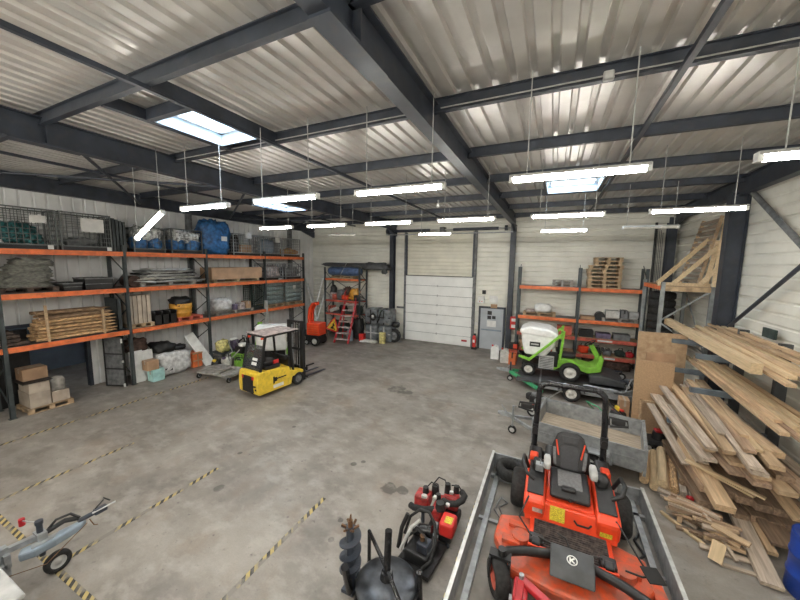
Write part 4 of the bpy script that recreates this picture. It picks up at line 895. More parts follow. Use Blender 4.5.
MB().tube([(.15, .0, .2), (.15, .05, 1.25), (-.15, .05, 1.25), (-.15, 0, .2)], .025).bx(-.15, .15, -.0, .05, .9, .95).bx(-.2, .35, -.05, .2, .02, .05).ob('frame', 'galv', t)
MB().blob((.05, -.05, 1.0), (.4, .3, .3), 240, .2).ob('cover', 'black', t)
carton('cream box on the floor in front of the dark tanks', -8.55, -8.25, 15.55, 15.75, 0, .62, 'yellow_bag', 'cream_box')
carton('small red box on the floor left of the dark tanks', -9.85, -9.55, 15.5, 15.75, 0, .42, 'red_bright', 'red_box', None, 0, 'black')
single('floor_rag', MB().blob((-9.2, 15.55, .06), (1.0, .4, .12), 250, .3, .5), 'white_dirty', 'pale rags on the floor in front of the tanks', 'rag')
single('floor_lever', MB().bx(-8.2, -7.75, 17.0, 17.06, 1.85, 1.95), 'grey_mid', 'grey bolt bar on the wall left of the sectional door', 'bolt')
# ---------------------------------------------------------------- by the personnel door
t = T('door_controller', 'white control box on the wall beside the sectional door', 'control box', (-3.36, YB-.03, 2.42))
MB().bx(-.16, .16, -.16, 0, 0, .38).ob('casing', 'white', t, bevel=.02); MB().cyl((-.06, -.17, .12), (-.06, -.15, .12), .03).cyl((.06, -.17, .12), (.06, -.15, .12), .03).ob('push_button', 'rack_red', t)
single('black_box', MB().bx(-3.32, -3.14, YB-.12, YB-.03, 2.92, 3.12), 'black', 'small black box on the wall above the control box', 'box', None, .01)
single('wall_notice', MB().bx(-2.95, -2.52, YB-.05, YB-.03, 2.5, 2.85), 'white', 'white framed notice above the personnel door', 'notice', None, .008)
single('notice_card', MB().bx(-2.85, -2.52, YB-.13, YB-.12, 2.22, 2.42), 'cardboard', 'brown card on top of the grey personnel door', 'card')
t = T('wall_cabinet', 'bright red fire cabinet on the wall right of the grey door', 'fire cabinet', (-1.62, 16.75, 1.3))
MB().bx(-.17, .17, -.12, .1, 0, .62).ob('casing', 'red_bright', t, bevel=.015); MB().bx(-.11, .11, -.125, -.12, .4, .54).bx(-.11, .11, -.125, -.12, .08, .24).ob('label', 'white', t)
t = T('fire_extinguisher', 'red fire extinguisher standing at the right edge of the sectional door', 'extinguisher', (-3.58, 16.9, .12))
MB().lathe([(0, 0), (.09, 0), (.1, .03), (.1, .5), (.06, .6), (.03, .62), (0, .62)]).ob('cylinder', 'red_bright', t); MB().bx(-.03, .09, -.02, .02, .62, .72).tube([(.02, 0, .64), (.13, 0, .55), (.12, -.02, .2)], .014).ob('valve', 'black', t); MB().bx(-.05, .05, -.104, -.098, .25, .4).ob('label', 'white', t)
MB().bx(-.12, .12, -.12, .12, -.12, 0).ob('foot', 'black', t)
single('door_gauge', MB().bx(-3.62, -3.5, YB-.13, YB-.05, 1.25, 1.4), 'white', 'small white box above the fire extinguisher', 'box')
for k, (x, y, m_, l) in enumerate(((-2.3, 15.6, 'white', 'white jerrycan standing in front of the grey door'), (-1.8, 15.2, 'white_dirty', 'white jerrycan with orange trim near the back shelf corner'))):
    t = T('jerrycan', l, 'jerrycan', (x, y, 0), .15, 'white jerrycans')
    MB().bx(-.19, .19, -.13, .13, 0, .52).prism([(-.19, .52), (.19, .52), (.12, .60), (-.1, .62)], -.13, .13, 'y').ob('can_body', m_, t, bevel=.03)
    MB().cyl((-.1, 0, .6), (-.12, 0, .68), .04).ob('cap', 'red_bright', t); MB().tube([(0, 0, .60), (.02, 0, .68), (.14, 0, .64), (.15, 0, .56)], .02).ob('handle', m_, t)
carton('orange box beside the white jerrycans', -1.6, -1.3, 15.0, 15.3, 0, .5, 'rack_orange', 'orange_box', None, 0, 'black')
t = T('chainsaw', 'black and orange chainsaw on the floor by the back shelf post', 'chainsaw', (-1.5, 15.75, 0))
MB().bx(-.2, .22, -.14, .14, .55, .85).ob('engine_housing', 'black', t, bevel=.05); MB().bx(.0, .2, -.15, .0, .6, .82).ob('cover', 'orange_paint', t, bevel=.03); MB().bx(-.2, .2, -.14, .14, 0, .55).ob('stand', 'rack_red', t)
# ---------------------------------------------------------------- back right shelving
t = T('storage_rack', 'orange beam shelving along the back wall right of the grey door', 'shelving', (0, 0, 0))
BX = (-1.45, 1.08, 3.45)
for x in BX:
    for y in (16.2, 17.0): MB().bx(x-.05, x+.05, y-.04, y+.04, 0, 4.38).ob('upright', 'rack_post', t)
    l = MB(); z = .3; k = 0
    while z < 4: l.beam((x, (16.2, 17.0)[k % 2], z), (x, (17.0, 16.2)[k % 2], z+.6), .025, .03); z += .6; k += 1
    l.ob('lattice', 'rack_post', t)
for i in range(2):
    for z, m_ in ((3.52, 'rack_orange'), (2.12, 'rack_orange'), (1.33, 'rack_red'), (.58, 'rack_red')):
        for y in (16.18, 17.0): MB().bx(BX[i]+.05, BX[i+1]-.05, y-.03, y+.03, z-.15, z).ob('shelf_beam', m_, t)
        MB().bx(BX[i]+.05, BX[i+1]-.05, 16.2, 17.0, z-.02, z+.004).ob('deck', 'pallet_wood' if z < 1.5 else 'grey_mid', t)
MB().bx(1.9, 2.45, 16.14, 16.15, 1.22, 1.3).bx(2.2, 2.6, 16.14, 16.15, .47, .55).ob('shelf_label', 'paper', t)
z = 3.525
for k in range(2): pallet('pallet', (.4, 16.6, z+k*.146), .85, .7, 'grey pallet %s of the low pair on the top back shelf' % ('at the bottom', 'on top')[k], 0, 'low pair of grey pallets', 'pallet_grey')
for k in range(8):
    up_ = k > 5; nm = rows[k] if k else 'lowest'
    pallet('pallet', (1.98+(.12 if up_ else 0)+rnd.uniform(-.03, .03), 16.58+rnd.uniform(-.03, .03), z+k*.165), (1.0 if up_ else 1.25)+rnd.uniform(-.03, .03), .8, 'wooden pallet in the tall top shelf stack, %s from the bottom' % nm if k < 7 else 'topmost wooden pallet of the tall stack on the back shelf', 0, 'tall stack of pallets').scale = (1, 1, 1.13)
z = 2.124
pallet('pallet', (-.5, 16.6, z), 1.4, .75, 'pallet with a white bag on the second back shelf', 0, None)
single('white_bag', MB().blob((-.35, 16.55, z+.146+.2), (.75, .6, .42), 300, .14, .7), 'white', 'domed white bag on the pallet of the second back shelf', 'bag')
single('white_bag', MB().blob((-.9, 16.55, z+.146+.06), (.4, .5, .14), 301, .15, .6), 'pinkwrap', 'flat pale bag on the left of the same shelf pallet', 'bag')
carton('flat brown carton on the second back shelf beside the middle upright', 1.2, 1.75, 16.3, 16.8, z, z+.14)
pallet('pallet', (2.65, 16.6, z), 1.3, .75, 'pallet under the white and grey machine boxes', 0, None, 'pallet_grey')
zz = z+.146
single('black_reel', MB().cyl((1.95, 16.35, zz+.02), (1.95, 16.75, zz+.02), .19, n=16), 'black', 'black reel left of the white machine box', 'reel')
carton('white machine box on the second back shelf', 2.15, 2.65, 16.35, 16.8, zz, zz+.3, 'white_dirty', 'machine_box', None, 0, 'grey_mid')
carton('grey machine box between the white box and the grey motor', 2.7, 2.95, 16.35, 16.8, zz, zz+.34, 'grey_mid', 'machine_box', None, 0, 'black')
single('grey_motor', MB().cyl((3.0, 16.5, zz+.16), (3.32, 16.5, zz+.16), .15, n=16).bx(3.02, 3.3, 16.4, 16.6, zz, zz+.08), 'grey_light', 'light grey motor at the right end of the second back shelf', 'motor')
z = 1.335
for k, (x0, x1, h, m_, l) in enumerate(((1.2, 1.75, .3, 'black', 'black tool case at the left of the third back shelf'), (1.85, 2.4, .22, 'purple', 'purple grey crate on the third back shelf'), (2.5, 3.1, .24, 'grey_mid', 'grey crate on the third back shelf'), (-1.2, -.7, .25, 'green_dark', 'dark green crate behind the white hopper'), (.3, .9, .4, 'rack_red', 'dark red engine case near the middle upright'))):
    carton(l, x0, x1, 16.3, 16.8, z, z+h, m_, 'storage_crate', None, 0, 'black')
z = .585
for k, (x, s, m_, l) in enumerate(((1.4, .4, 'orange_paint', 'orange engine tool at the left of the lowest back shelf'), (1.9, .36, 'black', 'black engine tool on the lowest back shelf'), (2.35, .3, 'grey_mid', 'grey engine tool on the lowest back shelf'), (2.8, .34, 'green_dark', 'dark green engine tool on the lowest back shelf'), (3.15, .3, 'red', 'red engine tool at the right of the lowest back shelf'), (-1.1, .4, 'cardboard', 'brown sack on the lowest back shelf behind the mower'))):
    t = T('engine_tool', l, 'tool', (x, 16.5, z), rnd.uniform(-.5, .5))
    MB().blob((0, 0, s*.4), (s, s*1.1, s*.8), 310+k, .15, .6).ob('engine_housing', m_, t); MB().tube([(-s*.4, 0, s*.3), (-s*.2, -.05, s*1.1), (s*.2, -.05, s*1.1), (s*.4, 0, s*.3)], .018).ob('handle', 'black', t)
single('dark_heap', MB().blob((2.3, 16.5, .22), (1.9, .6, .44), 320, .2, .6), 'sack_brown', 'dark heap of sacks on the floor under the back shelves', 'sacks')
single('dark_heap', MB().blob((-.4, 16.5, .22), (1.6, .6, .44), 321, .2, .6), 'black', 'black sacking on the floor behind the green mower', 'sacks')
# ---------------------------------------------------------------- grey frame rack with tyres and wooden frames
t = T('frame_rack', 'tall grey frame rack in the right back corner carrying wooden frames', 'rack', (0, 0, 0))
for x in (3.2, 4.42):
    for y in (13.0, 15.3): MB().bx(x-.05, x+.05, y-.05, y+.05, 0, 4.0).ob('upright', 'rack_grey', t)
for y in (13.0, 15.3): MB().bx(3.2, 4.42, y-.04, y+.04, 3.72, 3.86).ob('cross_beam', 'pallet_wood', t)
for x in (3.2, 4.42): MB().bx(x-.04, x+.04, 13.05, 15.25, 3.74, 3.88).ob('side_beam', 'rack_orange' if x < 4 else 'rack_grey', t)
MB().bx(3.2, 4.42, 13.0, 15.3, 3.86, 3.89).ob('deck', 'pallet_wood', t)
MB().bx(3.2, 4.42, 13.9, 15.3, 1.95, 2.0).bx(3.2, 4.42, 13.88, 13.94, 1.85, 1.97).ob('tyre_deck', 'rack_grey', t)
MB().beam((3.2, 12.98, 2.75), (4.42, 12.98, 3.8), .03, .045).beam((3.2, 12.98, 2.7), (4.42, 12.98, 1.8), .03, .045).beam((4.45, 13, 1.6), (4.45, 15.3, 3.6), .03, .045).ob('brace', 'rack_grey', t)
for k in range(6):
    tx = T('tyre', ('black tyre in the corner rack stack, %s from the bottom' % (['lowest']+rows[1:])[k]) if k < 5 else 'topmost black tyre of the corner rack stack', 'tyre', (3.62+rnd.uniform(-.02, .02), 14.55+rnd.uniform(-.03, .03), 2.0+k*.265), 0, 'tyres stacked in the corner rack')
    MB().lathe([(.22, .04), (.26, 0), (.34, .0), (.385, .05), (.39, .13), (.385, .21), (.34, .26), (.26, .26), (.22, .22), (.21, .13)], (0, 0, 0), 'z', 26, True).ob('tread', 'rubber', tx)
t = T('slatted_frame', 'tall slatted wooden frame leaning on the right wall atop the corner rack', 'frame', (0, 0, 0))
for y0, y1 in ((13.35, 13.2), (14.95, 14.55)): MB().beam((4.15, y0, 3.9), (4.5, y1, 6.05), .05, .09, (1, 0, 0)).ob('stile', 'wood', t)
s_ = MB()
for i in range(12):
    f = (i+.5)/12.2; s_.beam((4.12+.35*f, 13.3-.12*f, 3.95+2.1*f), (4.12+.35*f, 15.0-.4*f, 3.95+2.1*f), .03, .10)
s_.ob('slats', 'wood_grey', t)
t = T('triangle_frame', 'pale triangular timber frame resting on top of the corner rack', 'frame', (0, 0, 0))
for p, q in (((3.1, 13.25, 3.95), (4.45, 13.6, 5.45)), ((3.45, 13.05, 3.95), (4.5, 13.0, 5.2)), ((3.1, 13.2, 3.93), (4.4, 13.1, 3.93)), ((4.1, 13.02, 3.95), (4.5, 12.9, 4.55)), ((4.42, 12.95, 3.9), (4.5, 12.9, 5.9)), ((4.3, 13.2, 3.9), (4.45, 13.1, 5.3))):
    MB().beam(p, q, .045, .12).ob('timber', 'wood_fresh', t)
single('black_pole', MB().cyl((3.78, 16.9, 0), (3.74, 16.95, 6.3), .05, n=10), 'black', 'tall black pole standing in the back right corner', 'pole')
for k in range(4): single('thin_rod', MB().cyl((3.87+.06*k, 16.85, 0), (3.85+.06*k, 17.15, 6.2-.1*k), .009, n=6), 'rack_post', 'thin steel rod in the back right corner, %s from the black pole' % ('first', 'second', 'third', 'fourth')[k], 'rod', 'thin rods in the back right corner')
# ---------------------------------------------------------------- upright boards
single('chipboard', MB().box((2.58, 10.42, 1.0), (.84, .03, 2.0), -.02, 0, .05), 'chipboard', 'large brown chipboard sheet standing left of the lumber rack', 'board')
single('chipboard', MB().box((2.95, 11.5, 1.3), (1.15, .03, 2.6), -.02, 0, .02), 'osb', 'tallest brown chipboard sheet behind the others near the tyres', 'board')
single('chipboard', MB().box((2.78, 10.8, 1.08), (.66, .02, 2.15), -.02, 0, .08), 'cardboard', 'thin brown sheet between the two large chipboard sheets', 'board')
t = T('empty_frame', 'empty wooden frame leaning in front of the chipboard sheet', 'frame', (2.62, 10.32, 0), .05)
MB().bx(-.32, -.26, -.03, .03, 0, .95).bx(.26, .32, -.03, .03, 0, .95).bx(-.32, .32, -.03, .03, .89, .95).bx(-.32, .32, -.03, .03, 0, .06).ob('frame_bars', 'wood', t)
carton('orange brown carton standing at the foot of chipboard by the shelves', 2.05, 2.3, 11.3, 11.7, 0, .5, 'cardboard')
# ---------------------------------------------------------------- lumber rack
t = T('cantilever_rack', 'grey steel cantilever rack loaded with timber along the right wall', 'rack', (0, 0, 0))
CY = (9.0, 10.6)
for y in CY:
    MB().bx(4.18, 4.36, y-.05, y+.05, 0, 3.0).bx(2.9, 4.36, y-.06, y+.06, 0, .1).ob('post', 'grey_plate', t)
    for z, x in ((1.08, 2.55), (1.86, 2.88), (2.62, 2.92)):
        MB().prism([(x, z-.10), (4.2, z-.16), (4.2, z), (x, z)], y-.045, y+.045, 'y').ob('arm', 'arm_blue', t)
MB().bx(4.22, 4.3, 9.0, 10.6, .5, .6).ob('tie', 'grey_plate', t)
NB = [0]
def board(p, q, w, th, m, label, up=(0, 0, 1), group='timber boards on the lumber rack', roll=0):
    p, q = Vector(p), Vector(q)
    o = MB().beam((0, 0, 0), (0, (q-p).length, 0), w, th).ob('timber_board', m)
    y = (q-p).normalized(); x = y.cross(Vector(up)).normalized(); zz = x.cross(y)
    R_ = Matrix((x, y, zz)).transposed().to_4x4()
    o.matrix_world = Matrix.Translation(p) @ R_ @ Matrix.Rotation(roll, 4, 'Y')
    tag(o, label, 'timber', group); NB[0] += 1
    return o
ordn = ['first', 'second', 'third', 'fourth', 'fifth', 'sixth', 'seventh', 'eighth', 'ninth', 'tenth', 'eleventh', 'twelfth', 'thirteenth', 'fourteenth']
# top level (arm top 2.62)
board((3.48, 13.3, 2.72), (3.36, 7.75, 2.72), .16, .2, 'wood_fresh', 'thick pale square beam on the outer edge of the top level of the lumber rack')
for k, (a, b, w_, m_) in enumerate((((3.90, 12.4, 2.66), (3.50, 7.1, 2.66), .12, 'wood'), ((4.05, 12.0, 2.66), (3.80, 7.6, 2.66), .10, 'wood_brown'), ((4.30, 12.3, 2.67), (4.02, 7.9, 2.67), .12, 'wood_brown'),
        ((3.98, 12.45, 2.74), (3.62, 7.35, 2.73), .11, 'wood_fresh'), ((4.12, 12.2, 2.76), (3.74, 7.5, 2.76), .12, 'wood'), ((4.36, 12.45, 2.76), (3.92, 7.7, 2.76), .10, 'wood_fresh'), ((4.22, 12.3, 2.85), (4.02, 7.4, 2.85), .12, 'wood'), ((4.40, 12.0, 2.84), (4.2, 8.0, 2.84), .09, 'wood_fresh'), ((4.26, 11.2, 2.93), (4.14, 8.2, 2.93), .10, 'wood'))):
    board(a, b, w_, .06, m_, 'long board on the top level of the lumber rack, %s counted upward from outside' % ordn[k])
# middle level (arm top 1.86)
k = 0
for (a, b, w_, th, m_) in (((3.66, 12.0, 1.89), (3.46, 7.0, 1.89), .12, .06, 'wood'), ((3.80, 11.8, 1.89), (3.60, 6.7, 1.89), .11, .06, 'wood_brown'), ((3.94, 11.6, 1.89), (3.76, 6.9, 1.89), .12, .06, 'wood_grey'), ((4.06, 11.5, 1.89), (3.92, 6.5, 1.89), .12, .06, 'wood_brown'),
        ((3.72, 11.2, 1.945), (3.56, 7.4, 1.945), .10, .05, 'wood'), ((3.86, 11.9, 1.945), (3.68, 7.0, 1.945), .10, .05, 'wood_fresh'), ((4.0, 11.0, 1.945), (3.84, 6.8, 1.945), .10, .05, 'wood_fresh'), ((3.80, 11.3, 1.995), (3.64, 7.1, 1.995), .09, .04, 'wood_fresh'), ((3.94, 11.5, 1.995), (3.78, 6.9, 1.995), .09, .04, 'wood_fresh'), ((3.90, 10.8, 2.04), (3.74, 7.2, 2.04), .09, .035, 'wood_fresh'), ((4.08, 10.9, 1.995), (3.94, 7.3, 1.995), .10, .05, 'wood')):
    board(a, b, w_, th, m_, 'long board on the middle level of the lumber rack, %s counted upward from outside' % ordn[k]); k += 1
# lower level (arm top 1.08)
k = 0
for (a, b, w_, th, m_) in (((2.62, 10.9, 1.11), (2.70, 7.2, 1.11), .2, .05, 'wood_grey'), ((2.86, 10.7, 1.11), (2.95, 6.9, 1.11), .22, .05, 'wood_brown'), ((3.12, 10.9, 1.12), (3.16, 6.7, 1.12), .22, .07, 'wood_brown'), ((3.38, 11, 1.12), (3.40, 6.6, 1.12), .22, .07, 'wood'), ((3.65, 11, 1.12), (3.66, 6.5, 1.12), .24, .07, 'wood_brown'), ((3.92, 11, 1.12), (3.92, 6.4, 1.12), .2, .07, 'wood_grey'),
        ((2.78, 9.6, 1.17), (2.80, 7.6, 1.165), .18, .05, 'wood_grey'), ((3.0, 11.2, 1.185), (3.02, 7.1, 1.185), .2, .06, 'wood'), ((3.26, 10.6, 1.195), (3.20, 6.8, 1.195), .2, .07, 'wood'), ((3.52, 10.2, 1.205), (3.5, 6.9, 1.205), .22, .08, 'wood_brown'), ((2.88, 10.9, 1.26), (2.72, 7.3, 1.245), .14, .05, 'wood'), ((3.14, 11.3, 1.27), (2.96, 7.3, 1.265), .15, .06, 'wood'), ((3.40, 11, 1.30), (3.12, 6.7, 1.29), .2, .06, 'wood_grey'), ((3.46, 9.2, 1.40), (3.56, 7.3, 1.40), .2, .1, 'wood')):
    board(a, b, w_, th, m_, 'board on the lowest level of the lumber rack, %s counted upward from outside' % ordn[k]); k += 1
k = 0
for (a, b, w_, th, m_) in (((2.80, 10.9, 1.36), (2.70, 7.2, 1.33), .16, .05, 'wood_grey'), ((3.08, 11.2, 1.37), (2.92, 7.35, 1.35), .14, .05, 'wood'), ((3.44, 10.9, 1.43), (3.02, 6.6, 1.42), .17, .05, 'wood_grey'), ((3.80, 11.3, 1.40), (3.34, 6.8, 1.40), .18, .07, 'wood'), ((3.20, 10.3, 1.44), (2.86, 7.0, 1.42), .14, .05, 'wood'), ((3.62, 10.8, 1.47), (3.28, 7.2, 1.46), .13, .05, 'wood_fresh'), ((3.52, 10.2, 1.52), (3.10, 7.0, 1.50), .15, .05, 'wood_brown'), ((3.10, 9.6, 1.49), (2.96, 7.6, 1.48), .11, .04, 'wood_grey'), ((3.36, 10.6, 1.57), (3.22, 7.5, 1.55), .12, .05, 'wood')):
    board(a, b, w_, th, m_, 'loose board lying across the top of the lowest lumber level, %s from the trailer side' % ordn[k]); k += 1
# leaning and floor boards
G2 = 'loose planks at the foot of the lumber rack'
board((2.62, 10.2, 1.16), (2.80, 7.75, .78), .2, .04, 'wood_grey', 'grey weathered plank sloping down beside the log bundle', group=G2)
board((2.46, 10.0, .98), (2.62, 7.9, .60), .16, .04, 'wood_grey', 'second grey plank sloping down beside the log bundle', group=G2)
board((2.78, 8.6, .80), (2.82, 6.8, .52), .26, .12, 'wood', 'thick sawn beam end jutting out low from the timber pile', group=G2)
board((2.53, 7.7, .80), (3.41, 7.1, .70), .08, .03, 'wood_fresh', 'thin pale batten lying across the low beams', group=G2)
board((2.60, 7.8, .72), (3.3, 7.15, .66), .07, .03, 'wood_fresh', 'second thin pale batten lying under the first one', group=G2)
board((3.22, 7.75, .26), (3.06, 5.95, .05), .24, .06, 'wood_grey', 'wide weathered plank end lying on the floor toward the blue barrel', group=G2)
board((3.55, 7.9, .34), (3.52, 6.7, .20), .32, .05, 'wood_brown', 'dark wide plank behind the weathered floor plank', group=G2)
board((3.42, 7.9, .24), (3.34, 6.6, .10), .12, .06, 'wood', 'narrow plank beside the weathered floor plank', group=G2)
board((3.62, 8.3, .95), (3.66, 6.75, .66), .18, .05, 'wood', 'board sloping down to the blue barrel', group=G2)
for k in range(12):
    x = 2.75+(k % 6)*.22; z_ = .24+(k//6)*.3
    board((x, 9.8, z_), (x+rnd.uniform(-.05, .05), 7.35+rnd.uniform(-.3, .3), z_), .2, .12, 'wood_brown', 'dark thick board under the lumber rack, %s of the %s layer' % (ordn[k % 6], ('lower', 'upper')[k//6]), group='dark boards under the lumber rack')
for k in range(2): single('bearer', MB().bx(2.6, 4.05, 8.0+k*1.2, 8.12+k*1.2, 0, .18), 'wood_brown', 'dark bearer under the lowest boards, %s to the camera' % ('nearer', 'farther')[k], 'bearer', 'bearers under the lumber rack')
# logs
for k, (a, b, r, m_) in enumerate((((2.26, 9.15, .09), (1.96, 7.85, .09), .085, 'wood'), ((2.42, 9.2, .09), (2.10, 7.68, .09), .085, 'wood_fresh'), ((2.59, 9.2, .09), (2.27, 7.65, .09), .085, 'wood'), ((2.53, 9.1, .245), (2.20, 7.60, .25), .085, 'wood_fresh'), ((2.74, 9.15, .08), (2.43, 7.75, .08), .08, 'stake'))):
    a, b = Vector(a), Vector(b)
    o = MB().lathe([(0, 0), (r*.95, .0), (r, .03), (r*1.02, .7), (r*.97, 1.3), (r, (b-a).length-.02), (r*.95, (b-a).length), (0, (b-a).length)], (0, 0, 0), 'y', 9, False, False).ob('log', m_)
    o.rotation_euler = ((b-a).to_track_quat('Y', 'Z')).to_euler(); o.location = a
    tag(o, 'debarked fence log in the floor bundle, %s from the left' % ('first', 'second', 'fourth', 'topmost and third', 'fifth')[k], 'log', 'bundle of logs on the floor')
for k in range(4):
    board((2.88+k*.13, 9.2, .06+.01*k), (2.58+k*.13, 7.75-.05*k, .05+.01*k), .11, .09, 'wood_grey', 'grey squared post on the floor right of the log bundle, %s from the logs' % ordn[k], group='grey squared posts on the floor')
# offcuts
off = random.Random(5)
for k in range(46):
    f = off.random(); L_ = off.uniform(.32, .72); x = 2.32+.42*f+off.uniform(-.06, .06); y = 7.18-.62*f+off.uniform(-.22, .25)
    an = -.30+off.uniform(-.4, .4); z_ = .03+(k % 7)*.05
    c = Vector((x, y, z_)); d = Vector((math.cos(an), math.sin(an), off.uniform(-.04, .04)))*L_/2
    board(c-d, c+d, off.uniform(.04, .10), off.uniform(.025, .05), off.choice(('wood', 'wood_grey', 'wood_brown', 'wood_brown', 'wood_grey')), 'short timber offcut in the low heap near the corner of the big trailer', group='offcuts in the low heap', roll=off.uniform(-.4, .4))
for k, (a, b, w_, th, l) in enumerate((((2.05, 7.02, .035), (2.58, 6.3, .03), .05, .04, 'long thin batten along the front edge of the offcut heap'), ((2.56, 6.13, .02), (3.15, 6.12, .02), .06, .03, 'batten lying on the floor in front of the offcut heap'), ((2.33, 7.08, .36), (2.27, 6.85, .03), .07, .04, 'short upright offcut leaning on the left of the heap'), ((2.58, 6.25, .28), (2.50, 6.12, .04), .16, .05, 'short square block standing at the front of the offcut heap'), ((2.55, 6.95, .36), (2.80, 6.25, .05), .05, .04, 'grey stick leaning at the front of the offcut heap'))):
    board(a, b, w_, th, ('wood_fresh', 'wood_grey', 'wood', 'wood_fresh', 'wood_grey')[k], l, group='battens around the offcut heap')
single('red_rag', MB().blob((2.6, 7.5, .14), (.11, .10, .09), 400, .2), 'red', 'small red rag between the logs and the offcut heap', 'rag')
t = T('blue_barrel', 'blue plastic barrel at the bottom right corner of the photo', 'barrel', (3.53, 6.04, 0))
t.scale = (1, 1, .92)
MB().lathe([(0, 0), (.28, 0), (.30, .03), (.29, .28), (.305, .30), (.305, .33), (.29, .35), (.29, .60), (.305, .62), (.305, .65), (.29, .67), (.30, .90), (.29, .93), (.30, .95), (.28, .96), (.27, .93), (0, .93)], (0, 0, 0), 'z', 28).ob('barrel_body', 'blue_barrel', t)
MB().cyl((.15, 0, .93), (.15, 0, .96), .04).cyl((-.15, 0, .93), (-.15, 0, .96), .04).ob('bung', 'black', t)
for k, (a, b, l) in enumerate((((4.42, 7.9, 2.0), (4.42, 9.2, 3.3), 'dark'),)):
    single('wall_panel', MB().bx(4.40, 4.45, 9.7, 10.15, 2.95, 3.16), 'green_dark', 'small dark board against the right wall above the timber', 'board')
# ---------------------------------------------------------------- grey box trailer behind the mower
t = T('box_trailer', 'grey galvanised box trailer with wooden floor behind the orange mower', 'trailer', (.96, 8.56, 0), -.17)
a, b = 1.05, .74
MB().bx(-a, a, -b, b, .42, .46).ob('floor_boards', 'floor_planks', t)
for k, (x0, x1, y0, y1) in enumerate(((-a, a, -b-.03, -b), (-a, a, b, b+.03), (-a-.03, -a, -b-.03, b+.03), (a, a+.03, -b-.03, b+.03))):
    o = MB().bx(x0, x1, y0, y1, .40, .82).ob('side_board', 'galv', t)
mb = MB()
for y in (-b-.05, b+.03): mb.bx(-a-.04, a+.04, y, y+.03, .80, .84).bx(-a-.03, a+.03, y, y+.02, .6, .62)
for x in (-a-.05, a+.03): mb.bx(x, x+.03, -b, b, .80, .84)
for x in (-a-.04, a+.01):
    for y in (-b-.045, b+.0): mb.bx(x, x+.05, y, y+.05, .3, .86)
mb.ob('rim', 'galv', t)
MB().bx(-a, a, -b+.0, -b+.06, .34, .42).bx(-a, a, b-.06, b, .34, .42).bx(-.1, .1, -b, b, .28, .36).ob('chassis', 'galv', t)
MB().beam((-a, -.4, .38), (-a-.75, .0, .42), .06, .07).beam((-a, .4, .38), (-a-.75, .0, .42), .06, .07).ob('drawbar', 'galv', t)
MB().bx(-a-1.0, -a-.7, -.05, .05, .40, .50).cyl((-a-1.0, 0, .46), (-a-1.08, 0, .44), .05).cyl((-a-.85, 0, .5), (-a-1.0, 0, .68), .012).ob('coupling', 'galv', t)
MB().cyl((-a-.66, -.1, .16), (-a-.66, -.1, .78), .028).cyl((-a-.66, -.1, .76), (-a-.56, -.14, .8), .012).ob('jockey_post', 'galv', t)
wheel(t, (-a-.66, -.1, .11), .11, .07, 'y', 'grey_light', 'jockey_wheel')
for s in (-1, 1): wheel(t, (.12, s*(b+.16), .27), .27, .16, 'y', 'grey_light', 'road_wheel'); MB().prism([(-.3, .45), (-.24, .6), (.48, .6), (.54, .45), (.5, .45), (.45, .57), (-.21, .57), (-.26, .45)], s*(b+.16)-.12, s*(b+.16)+.12, 'y').ob('mudguard', 'galv', t)
# tiller
t = T('tiller', 'small black engine tiller standing between the two small trailers', 'tiller', (-.22, 10.25, 0), -.5)
MB().bx(-.16, .2, -.16, .16, .35, .58).ob('engine', 'black', t, bevel=.03)
MB().blob((-.24, 0, .50), (.16, .24, .22), 3, .05).ob('air_filter', 'black', t)
MB().bx(-.12, .1, -.13, .1, .58, .68).ob('fuel_tank', 'grey_mid', t, bevel=.03)
MB().cyl((.1, -.2, .5), (.1, .18, .5), .07).bx(.18, .26, -.12, .12, .4, .6).ob('exhaust', 'galv', t)
MB().bx(-.1, .1, -.14, .14, .12, .36).beam((-.2, 0, .36), (.3, 0, .2), .1, .06).ob('gearbox', 'rack_red', t)
MB().tube([(.1, -.2, .4), (.55, -.25, .85), (.62, -.25, .86)], .018).tube([(.1, .2, .4), (.55, .25, .85), (.62, .25, .86)], .018).ob('handlebar', 'steel', t)
for s in (-1, 1): wheel(t, (.02, s*.23, .18), .18, .1, 'y', 'grey_light', 'wheel')
# push mower and red machine
t = T('push_mower', 'black push mower with long handle standing right of the box trailer', 'mower', (2.62, 9.68, 0), .1)
MB().bx(-.36, .36, -.26, .26, .08, .24).ob('deck', 'black', t, bevel=.06)
MB().cyl((0, 0, .24), (0, 0, .42), .15, .13).ob('engine', 'black', t); MB().bx(-.1, .1, -.1, .1, .42, .47).ob('engine_cover', 'red', t, bevel=.02)
MB().tube([(-.3, -.22, .2), (-.85, -.22, .75), (-1.15, -.22, 1.0), (-1.15, .22, 1.0), (-.85, .22, .75), (-.3, .22, .2)], .022).ob('handle', 'black', t)
MB().bx(-.9, -.55, -.2, .2, .3, .55).ob('grass_box', 'black', t, bevel=.06); MB().bx(-.98, -.9, -.06, .06, .82, .92).ob('label', 'yellow', t)
for x in (-.3, .3):
    for s in (-1, 1): wheel(t, (x, s*.29, .11), .11, .06, 'y', 'grey_light', 'wheel')
t = T('red_mower', 'small red petrol mower behind the box trailer', 'mower', (1.85, 10.35, 0), .7)
MB().bx(-.34, .34, -.24, .24, .08, .26).ob('deck', 'red_bright', t, bevel=.06); MB().blob((0, 0, .38), (.34, .34, .3), 5, .08).ob('engine', 'black', t); MB().bx(-.1, .12, -.1, .1, .5, .56).ob('engine_cover', 'red_bright', t, bevel=.02)
MB().tube([(-.3, -.2, .2), (-.9, -.2, .8), (-.9, .2, .8), (-.3, .2, .2)], .018).ob('handle', 'green_paint', t)
for x in (-.28, .28):
    for s in (-1, 1): wheel(t, (x, s*.27, .1), .1, .06, 'y', 'grey_light', 'wheel')
